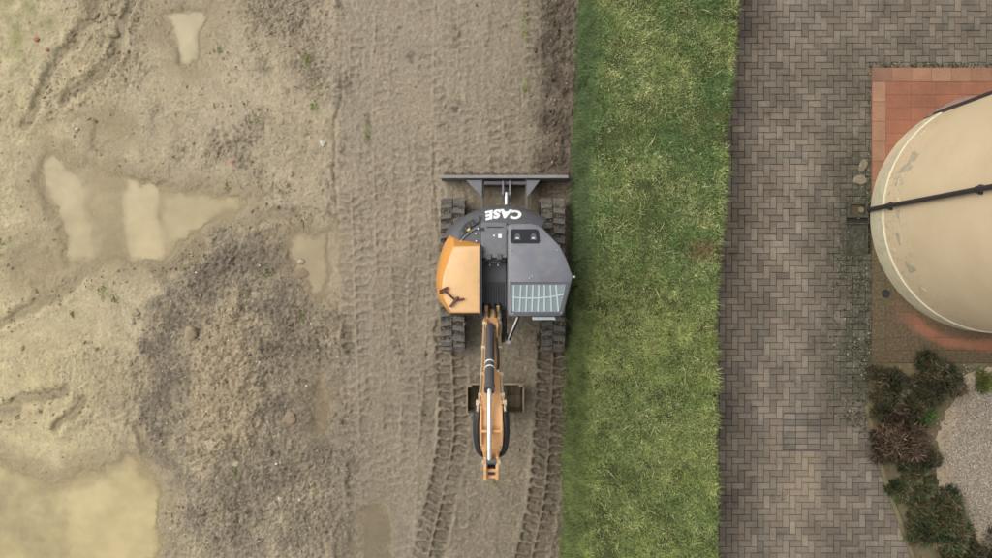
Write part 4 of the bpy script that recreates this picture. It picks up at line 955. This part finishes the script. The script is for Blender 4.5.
# centre console
con = part(plate([(481.5, 222.5), (507, 222.5), (507, 258), (481.5, 258)], .84, 1.40), 'engine_cover', 'grey_paint', bevel=.015)
part(plate([(487, 226.5), (503, 226.5), (503, 227.6), (487, 227.6)], 1.401, 1.405), 'cover_slot', 'black', con)
part(plate([(480.5, 227.6), (484.5, 227.6), (484.5, 231), (480.5, 231)], 1.401, 1.406), 'latch', 'black', con)
part(plate([(498.2, 234), (501.8, 234), (501.8, 238), (498.2, 238)], 1.401, 1.406), 'info_sticker', 'white', con)
part(plate([(493.3, 234.8), (494.9, 234.8), (494.9, 236.4), (493.3, 236.4)], 1.401, 1.41), 'bolt', 'white', con)
fl = part(plate([(482, 257), (506.5, 257), (506.5, 314), (482, 314)], .84, 1.12), 'valve_cover', 'dark_paint', bevel=.012)
part(plate([(483, 257.5), (506, 257.5), (506, 262), (483, 262)], 1.14, 1.34), 'hinge_bar', 'black', fl, bevel=.01)
for a in (489, 499.5): part(plate([(a-2.6, 254), (a+2.6, 254), (a+2.6, 259.5), (a-2.6, 259.5)], 1.34, 1.425), 'hinge', 'dark_paint', fl, bevel=.008)
part(plate([(488.5, 262), (500, 262), (500, 263.2), (488.5, 263.2)], 1.13, 1.17), 'pale_strip', 'white', fl)
for a in (490, 498): part(plate([(a-.8, 264), (a+.8, 264), (a+.8, 266), (a-.8, 266)], 1.12, 1.13), 'bolt', 'white', fl)
for k in range(8):
    a = 485.6+k*2.45; part(plate([(a, 282), (a+1.2, 282), (a+1.2, 306), (a, 306)], 1.12, 1.145), 'vent_rib', 'black', fl)
part(plate([(484, 306.5), (505, 306.5), (505, 311), (484, 311)], 1.12, 1.16), 'front_step', 'black', fl, bevel=.01)
for a, b in ((483, 251), (483, 262.5), (483, 291)): part(plate([(a-.7, b-.7), (a+.7, b-.7), (a+.7, b+.7), (a-.7, b+.7)], 1.12, 1.46), 'bolt', 'black', fl)
# cab
RZ = 2.45
rp_ = [(508, 225), (511, 223.6), (531, 223.2), (537, 224.6), (543, 228), (560, 245.5), (566.5, 258), (573, 276.5), (564, 313), (561.5, 316), (510, 316.5), (508, 315)]
roof = [wp(a, b, RZ) for a, b in rp_]
cenr = Vector((sum(p[0] for p in roof)/len(roof), sum(p[1] for p in roof)/len(roof)))
def sc(poly, f): return [tuple(cenr+(Vector(p)-cenr)*f) for p in poly]
cab = part(MB().rings([[(x, y, .84) for x, y in sc(roof, .99)], [(x, y, 1.45) for x, y in sc(roof, .985)]]), 'cab', 'grey_paint', bevel=.02)
part(MB().rings([[(x, y, 1.45) for x, y in sc(roof, .94)], [(x, y, 2.3) for x, y in sc(roof, .93)]]), 'cab_window', 'dark_glass', cab)
for k in (0, 3, 5, 7, 8, 10):
    p0 = sc(roof, .955)[k]; part(MB().box((p0[0], p0[1], 1.87), (.06, .06, .9)), 'cab_pillar', 'grey_paint', cab, bevel=.01)
ro = part(MB().rings([[(x, y, 2.28) for x, y in sc(roof, .97)], [(x, y, 2.33) for x, y in sc(roof, 1.0)], [(x, y, 2.41) for x, y in sc(roof, 1.0)], [(x, y, 2.44) for x, y in sc(roof, .985)], [(x, y, RZ) for x, y in sc(roof, .955)]]), 'cab_roof', 'roof_paint', cab, smooth=True)
def rpoly(x0, y0, x1, y1, r, z, n=5, skew=0):
    pts = []
    for cx, cy, a0 in ((x1-r, y0+r, -90), (x1-r, y1-r, 0), (x0+r, y1-r, 90), (x0+r, y0+r, 180)):
        for k in range(n+1):
            a = R(a0+90*k/n); pts.append((cx+r*math.cos(a), cy+r*math.sin(a)))
    return pts
part(plate([(p[0]+(p[1]-236)*.12*(p[0] > 535), p[1]) for p in rpoly(510.5, 229, 539.5, 243.5, 3, RZ)], RZ-.01, RZ+.004), 'rear_roof_panel', 'dark_glass', ro, bevel=.002)
for a in (517.4, 533.4):
    lm = part(plate([(a-3.2, 240), (a-2, 234.5), (a+.5, 232.6), (a+2.6, 235), (a+3.4, 240)], RZ+.004, RZ+.012), 'roof_lamp', 'dark_paint', ro, bevel=.002)
    part(plate([(a-1.5, 237.4), (a+1.6, 237.4), (a+1.6, 239), (a-1.5, 239)], RZ+.012, RZ+.02), 'lamp_lens', 'lamp_lens', ro)
fo = [(509.8, 282), (569.3, 282), (568, 290), (563.6, 311), (560.5, 314.4), (513.5, 314.6), (510.5, 312)]
sk = part(plate(fo, RZ-.01, RZ+.012), 'hatch_frame', 'dark_paint', ro, bevel=.004)
gi = [(511.8, 284.5), (565.8, 284.5), (564.6, 292), (560.2, 309.5), (558, 312), (515, 312.2), (512.2, 309.5)]
part(plate(gi, RZ+.005, RZ+.016), 'hatch_glass', 'glass', ro, bevel=.003)
zb_ = RZ+.026
cur = [(512.5, 297.2), (520, 298), (530, 298.2), (540, 298), (551, 296.8), (564, 294.2)]
part(MB().rings([[(*wp(a, b-.7, zb_), zb_), (*wp(a, b+.7, zb_), zb_), (*wp(a, b+.7, zb_), zb_-.012), (*wp(a, b-.7, zb_), zb_-.012)] for a, b in cur]), 'guard_bar', 'guard_bar', ro)
for k in range(8):
    t = k/7; xt = 514.5+t*45.0+(3.0 if k == 7 else 0); xb = 513.2+t*44.0; xm = (xt+xb)/2
    top = [(514, 521, 527, 533, 539, 544.5, 550.5, 556)[k], 285]; bot = [(513.5, 519.5, 526, 532, 538, 544.5, 551.5, 558.5)[k], 311.5]
    part(MB().rings([[(*wp(a-.75, b, zb_), zb_-.002), (*wp(a+.75, b, zb_), zb_-.002), (*wp(a+.75, b, zb_), zb_-.014), (*wp(a-.75, b, zb_), zb_-.014)] for a, b in (top, bot)]), 'guard_bar', 'guard_bar', ro)
part(plate([(532, 316.6), (555, 316.6), (556, 320), (532.6, 320)], 2.26, 2.36), 'lamp_bar', 'guard_bar', cab, bevel=.008)
for a, b in ((509.5, 280.4), (511, 250), (557, 250), (529.5, 278), (532, 276), (513, 313.6), (561, 312.8)): part(plate([(a-.55, b-.55), (a+.55, b-.55), (a+.55, b+.55), (a-.55, b+.55)], RZ-.004, RZ+.018), 'bolt', 'guard_bar', ro)
part(MB().tube([w3(572.4, 276.8, 2.38), w3(575, 277, 2.38)], .014, 8), 'side_marker', 'white', cab)
part(MB().tube([w3(560, 316, 2.2), w3(566, 319, 2.2), w3(570, 324, 2.1), w3(571.5, 327, 1.9)], .008, 6), 'mirror_arm', 'black', cab)
gr_ = part(MB().tube([w3(519.5, 314, 1.55), w3(514, 328, 1.45), w3(508.5, 341, 1.35)], .022, 10), 'grab_rail', 'black', cab, smooth=True)
part(MB().tube([w3(517.6, 317, 1.57), w3(508, 339.5, 1.41)], .011, 8), 'rail_highlight', 'white', cab)  # thin white tube imitating the streak of light along the black rail
part(MB().tube([w3(508.3, 342, 1.33), w3(508.3, 342, 1.42)], [.034, .028], 12), 'rail_knob', 'white', cab, smooth=True)
part(MB().box(w3(507, 337, 1.35), (.03, .10, .04)), 'rail_bracket', 'black', cab)
# boom (side profile in y,z), foot at the house, knee, nose
BXc = -.058
def side_poly(pts_top, pts_bot): return pts_top+pts_bot[::-1]
top_ = [(-.44, 1.20), (-.60, 1.44), (-.90, 1.90), (-1.20, 2.36), (-1.42, 2.70), (-1.58, 2.84), (-1.80, 2.88), (-2.10, 2.80), (-2.30, 2.70)]
bot_ = [(-.50, 1.02), (-.74, 1.26), (-1.08, 1.72), (-1.38, 2.18), (-1.58, 2.44), (-1.72, 2.52), (-1.88, 2.56), (-2.12, 2.56), (-2.32, 2.56)]
hwid = [.078, .085, .093, .102, .118, .145, .14, .112, .085]
rg_ = [[(BXc-w_, t[0], t[1]), (BXc+w_, t[0], t[1]), (BXc+w_, b[0], b[1]), (BXc-w_, b[0], b[1])] for t, b, w_ in zip(top_, bot_, hwid)]
boom = part(MB().rings(rg_), 'boom', 'boom_orange', bevel=.008)
for s in (-1, 1):
    cv = [(BXc+s*(w_+.022), t[0]*.9+b[0]*.1, t[1]*.9+b[1]*.1) for t, b, w_ in zip(top_[:6], bot_[:6], hwid)]
    part(MB().tube(catmull(cv, 4), .019, 8), 'hydraulic_pipe', 'pipe_steel', boom, smooth=True)
    cv2 = [(p[0]+s*.005, p[1]-.03, p[2]+.06) for p in cv[1:]]
    part(MB().tube(catmull(cv2, 4), .014, 8), 'hydraulic_pipe', 'pipe_steel', boom, smooth=True)
    for k in (1, 2, 3, 4):
        part(MB().box((cv[k][0], cv[k][1]-.01, cv[k][2]+.03), (.05, .05, .05)), 'pipe_clamp', 'pipe_steel', boom)
    # hoses looping past the boom nose
    hs_ = catmull([(BXc+s*.17, -1.55, 2.76), (BXc+s*.20, -1.72, 2.80), (BXc+s*.205, -1.95, 2.76), (BXc+s*.175, -2.18, 2.60), (BXc+s*.11, -2.27, 2.42)], 5)
    for dz, dx_ in ((0, 0), (-.07, .012), (.055, -.02)): part(MB().tube([(p[0]+s*(dx_-.012), p[1], p[2]+dz) for p in hs_], .024, 10), 'hose', 'black', boom, smooth=True)
    part(MB().box((BXc+s*.165, -1.53, 2.78), (.05, .07, .07)), 'hose_fitting', 'pipe_steel', boom, bevel=.008)
    part(MB().prismx([(-1.50, 2.78), (-1.62, 2.90), (-1.85, 2.93), (-2.05, 2.85), (-1.9, 2.78)], BXc+s*.125-.012, BXc+s*.125+.012), 'boom_cheek', 'boom_orange', boom, bevel=.004)
part(MB().box((BXc, -1.86, 2.90), (.24, .035, .05)), 'boom_rib', 'boom_orange', boom, bevel=.006)
for s in (-1, 1): part(MB().box((BXc+s*.085, -.47, 1.17), (.085, .17, .13)), 'boom_foot', 'boom_orange', bevel=.02)
part(MB().tube([(BXc-.17, -.50, 1.12), (BXc+.17, -.50, 1.12)], .05, 16), 'foot_pin', 'mud_steel', smooth=True)
part(MB().prism([(BXc-.2, -.30), (BXc+.2, -.30), (BXc+.2, -.46), (BXc-.2, -.46)], .72, 1.06), 'swing_post', 'dark_paint', bevel=.03)
for k, dx_ in enumerate((-.12, -.04, .05, .12)): part(MB().tube(catmull([(BXc+dx_, -.36, 1.10), (BXc+dx_, -.44, 1.30), (BXc+dx_*1.1, -.56, 1.36), (BXc+dx_, -.66, 1.34)], 4), .017, 8), 'hose', 'black', boom, smooth=True)
part(MB().tube(catmull([(BXc+.155, -.44, 1.1), (BXc+.18, -.60, 1.28), (BXc+.175, -.74, 1.42), (BXc+.15, -.86, 1.62)], 5), .035, 10), 'hose', 'black', boom, smooth=True)
# boom lift cylinder under the boom
lc = part(MB().tube([(BXc, -.58, .85), (BXc, -1.0, 1.40)], .06, 14), 'lift_cylinder', 'barrel', smooth=True)
part(MB().tube([(BXc, -.98, 1.38), (BXc, -1.30, 1.95)], .03, 12), 'cylinder_rod', 'chrome', lc, smooth=True)
# arm cylinder on top
ax_ = BXc-.022
p0 = Vector((ax_, -.64, 1.70)); p1 = Vector((ax_, -1.36, 2.98)); p2 = Vector((ax_, -2.22, 3.02))
dirn = (Vector((ax_, -2.22, 3.02))-p0)
pm = Vector((ax_, -1.36, 2.90))
ac = part(MB().tube([p0, p0+(pm-p0)*.02, pm-(pm-p0)*.03, pm], [.045, .06, .06, .062], 20), 'arm_cylinder', 'barrel', smooth=True)
part(MB().tube([pm-(pm-p0).normalized()*.02, pm+Vector((0, -.06, .03)), Vector((ax_, -2.2, 2.99))], [.03, .03, .03], 14), 'cylinder_rod', 'chrome', ac, smooth=True)
dn = (pm-p0).normalized()
for f in (.62, .70): c_ = p0+(pm-p0)*f; part(MB().tube([c_-dn*.012, c_+dn*.012], .0625, 20), 'pale_band', 'white', ac)
part(MB().tube([pm-dn*.09, pm], .068, 20), 'gland', 'barrel', ac, smooth=True)
part(MB().tube([(BXc-.1, -.66, 1.72), (BXc+.1, -.66, 1.72)], .035, 12), 'hinge_pin', 'mud_steel', ac)
for s in (-1, 1): part(MB().prismx([(-.56, 1.42), (-.60, 1.72), (-.68, 1.78), (-.80, 1.74)], BXc+s*.075-.01, BXc+s*.075+.01), 'cylinder_bracket', 'boom_orange', boom)
part(MB().tube(catmull([(BXc+.06, -.80, 2.02), (BXc+.085, -1.0, 2.36), (BXc+.08, -1.14, 2.56)], 4), .018, 8), 'hose', 'black', ac, smooth=True)
lb = MB(); lb.box((BXc+.088, -1.10, 2.42), (.012, .05, .26), Matrix.Rotation(R(32), 3, 'X')); part(lb, 'name_plate', 'white', ac)
# dipper arm: tail plates above the pivot, box down to the bucket
arm_top = [(-2.40, 3.02), (-2.20, 3.04), (-2.05, 2.62), (-1.88, 1.4), (-1.84, .62)]; arm_bot = [(-2.50, 2.90), (-2.46, 2.75), (-2.36, 2.3), (-2.06, 1.3), (-1.96, .60)]
rg_ = [[(BXc-w_, t[0], t[1]), (BXc+w_, t[0], t[1]), (BXc+w_, b[0], b[1]), (BXc-w_, b[0], b[1])] for t, b, w_ in zip(arm_top[2:], arm_bot[2:], (.062, .07, .06))]
arm = part(MB().rings(rg_), 'dipper_arm', 'boom_orange', bevel=.01)
for s in (-1, 1):
    part(MB().prismx([(-2.10, 2.60), (-2.16, 2.98), (-2.30, 3.04), (-2.44, 3.00), (-2.46, 2.90), (-2.36, 2.60)], BXc+s*.072-.017, BXc+s*.072+.017), 'arm_plate', 'boom_orange', arm, bevel=.006)
    part(MB().tube([(BXc+s*.085, -2.22, 2.99), (BXc+s*.11, -2.22, 2.99)], .032, 12), 'pin_cap', 'pipe_steel', arm)
for y_, z_ in ((-2.33, 2.94), (-2.41, 2.93)): part(MB().tube([(BXc-.06, y_, z_), (BXc+.06, y_, z_)], .022, 12), 'cross_pin', 'boom_orange', arm, smooth=True)
part(MB().tube([(BXc-.06, -2.21, 2.99), (BXc+.06, -2.21, 2.99)], .036, 12), 'pivot_pin', 'dark_paint', arm, smooth=True)
bc = part(MB().tube([(BXc, -2.38, 2.80), (BXc, -2.30, 1.90)], .05, 14), 'bucket_cylinder', 'barrel', arm, smooth=True)
part(MB().tube([(BXc, -2.30, 1.92), (BXc, -2.16, 1.05)], .026, 12), 'cylinder_rod', 'chrome', arm, smooth=True)
for s in (-1, 1): part(MB().prismx([(-2.20, 1.08), (-2.14, 1.08), (-1.98, .56), (-2.05, .52)], BXc+s*.08-.012, BXc+s*.08+.012), 'bucket_link', 'mud_steel', arm)
# bucket: curved shell, open upward, resting on the mud
bxl, bxr = -.44, .42
prof_o = [(-1.645, .36), (-1.66, .22), (-1.74, .09), (-1.86, .05), (-1.98, .09), (-2.06, .20), (-2.085, .36)]
prof_i = [(y*1.0+(-1.86-y)*.07, z+.022 if 0 < k < 6 else z) for k, (y, z) in enumerate(prof_o)]
bk = MB(); bk.prismx(prof_o+prof_i[::-1], bxl, bxr); bu = part(bk, 'bucket', 'bucket_mud', bevel=.0)
for xx in (bxl-.012, bxr+.012): part(MB().prismx(prof_o, xx-.012, xx+.012), 'bucket_side', 'bucket_steel', bu, bevel=.004)
part(MB().box(((bxl+bxr)/2, -1.642, .365), (bxr-bxl+.05, .03, .03)), 'bucket_lip', 'bucket_steel', bu, bevel=.006)
part(MB().box(((bxl+bxr)/2, -2.087, .362), (bxr-bxl, .012, .02)), 'bucket_edge', 'bucket_mud', bu)
mdb = MB(); rows = []
for k in range(25):
    xx = bxl+(bxr-bxl)*k/24; zz = .10+.03*math.sin(k*.9)+.02*math.sin(k*2.3)
    rows.append([(xx, -1.69, .2+zz*.2), (xx, -1.86, zz+.02), (xx, -2.03, .2+zz*.15), (xx, -1.86, .075)])
part(mdb.rings(rows), 'mud_lump', 'bucket_mud', bu, smooth=True)
for s in (-1, 1): part(MB().prismx([(-1.80, .45), (-1.78, .68), (-2.0, .66), (-2.1, .36), (-1.95, .30)], BXc+s*.10-.014, BXc+s*.10+.014), 'bucket_ear', 'bucket_steel', bu, bevel=.004)
part(MB().box((BXc, -2.0, .36), (.26, .18, .05)), 'bucket_bracket', 'bucket_steel', bu, bevel=.01)
for s in (-1, 1):
    part(MB().box(((bxl+bxr)/2+s*.40, -1.67, .375), (.07, .05, .035)), 'bucket_corner', 'bucket_steel', bu, bevel=.01)

# ------------------------------------------------------------------ stones, rubble, weeds on the site
n = 75000; sx = rng.uniform(-8.3, 1.15, n); sy = rng.uniform(-4.7, 4.7, n)
px_, py_ = 496+62*sx, 279-62*sy; wxa = px_+fbm(sx, sy, .9, 4, 1)*16; wya = py_+fbm(sx, sy, .9, 4, 5)*16
dk = 1-sm(-9, 7, poly_sd(wxa, wya, DARK)); pdn = np.full(n, 1e9)
for p in PUD.values(): pdn = np.minimum(pdn, poly_sd(px_, py_, p))
rgh = sm(-.1, .35, fbm(sx, sy, .55, 3, 47)+.35*fbm(sx, sy, 3, 3, 49))
dens = .5*dk+(1-dk)*(.05+.4*rgh)*(1-sm(325, 350, px_)*.88)*sm(-60, 200, px_)+.45*sm(535, 560, px_)*sm(230, 160, py_)
ok = (rng.uniform(0, 1, n) < dens) & (pdn > 2)
sx, sy, dk = sx[ok], sy[ok], dk[ok]; n = len(sx); hz = hgt(sx, sy)
r = np.exp(rng.normal(-4.65, .48, n)); r = np.clip(r, .004, .032)
pal = np.array([lin(c) for c in ((150, 138, 116), (172, 160, 136), (130, 118, 100), (112, 102, 88), (196, 188, 172), (140, 122, 104), (160, 146, 120))])
ci = rng.choice(7, n, p=[.24, .2, .18, .12, .07, .1, .09]); cc = pal[ci]*rng.uniform(.8, 1.15, n)[:, None]
wh = rng.uniform(0, 1, n) < .006+.012*dk; cc[wh] = np.array(lin((226, 220, 208))); r[wh] *= .8
jx = np.clip(np.searchsorted(gx, sx)-1, 0, nx-2); jy = np.clip(np.searchsorted(gy, sy)-1, 0, ny-2); cc = np.where(wh[:, None], cc, .5*cc+.5*col[jy, jx]); o = stones('rubble', sx, sy, hz+r*.15, r, cc); tag(o, kind='stuff', label='small stones and crumbs strewn over the muddy site', cat='rubble')
n = 16000; sx = rng.uniform(-8.3, 1.2, n); sy = rng.uniform(-4.7, 4.7, n); px_, py_ = 496+62*sx, 279-62*sy
pdn = np.full(n, 1e9)
for p in PUD.values(): pdn = np.minimum(pdn, poly_sd(px_, py_, p))
rut_ = np.zeros(n)
for r_ in RUT: rut_ = np.maximum(rut_, np.exp(-((line_d(px_, py_, r_)-8)/6)**2))
edge_ = np.exp(-((poly_sd(px_, py_, DARK))/13)**2); cl_ = sm(.0, .35, fbm(sx, sy, 1.7, 4, 57, .65))
dens = (.08+.75*cl_)*sm(120, 230, px_)*sm(345, 325, px_)+.5*rut_+.6*edge_*cl_+sm(532, 552, px_)*(1-.6*sm(160, 230, py_))*(.4+.6*cl_)+.12*cl_*sm(230, 100, px_)+.012
ok = (rng.uniform(0, 1, n) < dens) & (pdn > 4); sx, sy = sx[ok], sy[ok]; n = len(sx)
jx = np.clip(np.searchsorted(gx, sx)-1, 0, nx-2); jy = np.clip(np.searchsorted(gy, sy)-1, 0, ny-2)
cc = col[jy, jx]*rng.uniform(.68, 1.1, n)[:, None]; r = np.clip(np.exp(rng.normal(-3.95, .45, n)), .008, .06)
o = stones('soil_clods', sx, sy, hgt(sx, sy)+r*.1, r, cc, flat=.75); tag(o, kind='stuff', label='lumps of broken soil along ruts, mound edges and bank foot', cat='soil')
def rock(px, py, r, c, label, flat=.6, name='stone', cat='stone', st=1.2, ang=0):
    x, y = wp(px, py); z = float(hgt(np.array([x]), np.array([y]))[0])
    bm = bmesh.new(); bmesh.ops.create_icosphere(bm, subdivisions=3, radius=1)
    rr = random.Random(int(px*7+py)); ph = [rr.uniform(0, 6) for _ in range(6)]
    for v in bm.verts:
        p = v.co; k = 1+.16*math.sin(2.3*p.x+ph[0])+.14*math.sin(3.1*p.y+ph[1])+.12*math.sin(2.7*p.z+ph[2]+p.x)+rr.uniform(-.04, .04)+.07*math.sin(6.1*p.x+ph[3])*math.sin(5.3*p.y+ph[4]); v.co = Vector((p.x*k*st, p.y*k, p.z*k*flat))*r
    me = bpy.data.meshes.new(name); bm.to_mesh(me); bm.free(); me.materials.append(simple(name+'_mat', lin(c), .85, var=.2, scale=14, dirt=lin((140, 126, 100)), dirt_amt=.9, bmp=.9, d0=.4))
    o = bpy.data.objects.new(name, me); C.objects.link(o); o.location = (x, y, max(z, 0)+r*flat*.12); o.rotation_euler = (0, 0, R(ang)); tag(o, label, cat, 'loose stones on the mud' if name == 'stone' else None)
rock(301, 261.5, .052, (196, 184, 158), 'pale oval stone in the small puddle left of the excavator')
rock(303, 273, .085, (146, 120, 96), 'flat reddish slab half sunk in the small puddle left of the excavator', .25)
rock(195, 333, .105, (168, 150, 122), 'largest tan boulder on the side of the dark mound', .8)
rock(258, 295, .06, (182, 170, 146), 'pale rounded stone on top of the dark mound')
rock(137, 312, .065, (176, 164, 140), 'upper of two pale stones at the left edge of the dark mound')
rock(134, 321, .05, (190, 180, 158), 'lower of two pale stones at the left edge of the dark mound')
rock(291, 417, .085, (152, 130, 110), 'flat brownish pink slab right of the dark mound, near the narrow puddle', .3)
rock(218, 443, .075, (196, 184, 152), 'pale flat sliver at the foot of the mound spine', .3, st=1.6, ang=-25)
rock(114, 34, .085, (176, 164, 134), 'tan stone beside the diagonal rut at the top left')
rock(75, 6, .05, (190, 182, 160), 'pale stone at the top edge beside the mossy corner')
rock(162, 424, .06, (150, 142, 128), 'grey stone with pale rim low on the dark mound')
rock(282, 497, .035, (214, 206, 190), 'small white stone on the dark soil at the bottom')
rock(78, 129, .035, (226, 220, 205), 'small white stone above the large puddle')
rock(324, 144, .045, (226, 222, 212), 'white stone on the crumbly soil beside the track lane', .5)
rock(238, 462, .05, (190, 178, 150), 'small tan stone on the dark soil under the mound spine')
rock(857, 180, .075, (128, 119, 102), 'rounded stone on the pavers just above the gully box', .5, st=1.5)
rock(861, 167, .06, (116, 108, 94), 'long grey stone on the pavers beside the left pad edge', .5, st=1.9, ang=65)
rock(39, 41, .035, (200, 96, 70), 'red brick fragment in the mossy top left corner', .6, 'brick_fragment', 'rubble')
rock(49.5, 51, .032, (196, 108, 84), 'orange brick fragment in the rut at the top left', .6, 'brick_fragment', 'rubble')
rock(233, 162, .032, (206, 124, 104), 'pink brick fragment above the right end of the large puddle', .6, 'brick_fragment', 'rubble')
def weed(px, py, r, label, n=46, c=((122, 134, 62), (104, 118, 56), (138, 142, 80))):
    x, y = wp(px, py); z = float(hgt(np.array([x]), np.array([y]))[0]); g = np.random.default_rng(int(px*3+py))
    a = g.uniform(0, 6.28, n); q = g.uniform(0, 1, n)**.6*r*1.2; bx, by = np.cos(a)*q*g.uniform(.5, 1), np.sin(a)*q*1.2+g.normal(0, .02, n)
    pc = np.array([lin(k) for k in c]); o = blades('weed_tuft', bx, by, hgt(x+bx, y+by)-z-.005, g.uniform(.02, .05, n), g.uniform(.008, .016, n), g.uniform(.6, 1.4, n), g.uniform(0, 6.28, n), pc[g.integers(0, 3, n)]*g.uniform(.7, 1.15, n)[:, None], .3)
    o.location = (x, y, z); tag(o, label, 'weed', 'weed tufts on the mud')
for px, py, r_, lb_ in ((309, 62, .09, 'green weed tuft on the crumbly soil at the top, beside the lane'), (315, 107, .06, 'small weed tuft below the top one beside the lane'), (257, 119, .05, 'tiny weed tuft on crumbly soil between puddle and lane'),
      (221, 51, .04, 'tiny weed sprig right of the top puddle'), (228, 187, .06, 'weed tuft at the upper shore of the large puddle'), (104, 291, .08, 'yellow green weed tuft below the dark rut'), (116, 299, .05, 'smaller weed tuft just right of the one below the dark rut'),
      (184, 266, .06, 'weed tuft at the top of the dark mound'), (271, 272, .05, 'weed tuft on the upper right of the dark mound'), (303, 315, .06, 'weed tuft under the small puddle'), (228, 437, .05, 'weed tuft beside the pale sliver of stone'),
      (2, 242, .08, 'yellow weed tuft at the left edge of the picture'), (237, 474, .05, 'flat weed tuft on the dark soil near the bottom'), (525, 18, .07, 'upper weed patch in the lane by the bank'), (525, 36, .05, 'lower end of the upper weed patch in the lane by the bank'),
      (526, 92, .05, 'thin weed patch in the lane above the blade'), (367, 139, .05, 'weed tuft in the lane left of the blade'), (495, 482, .035, 'green weed sprig in front of the excavator arm tip')):
    weed(px, py, r_, lb_)
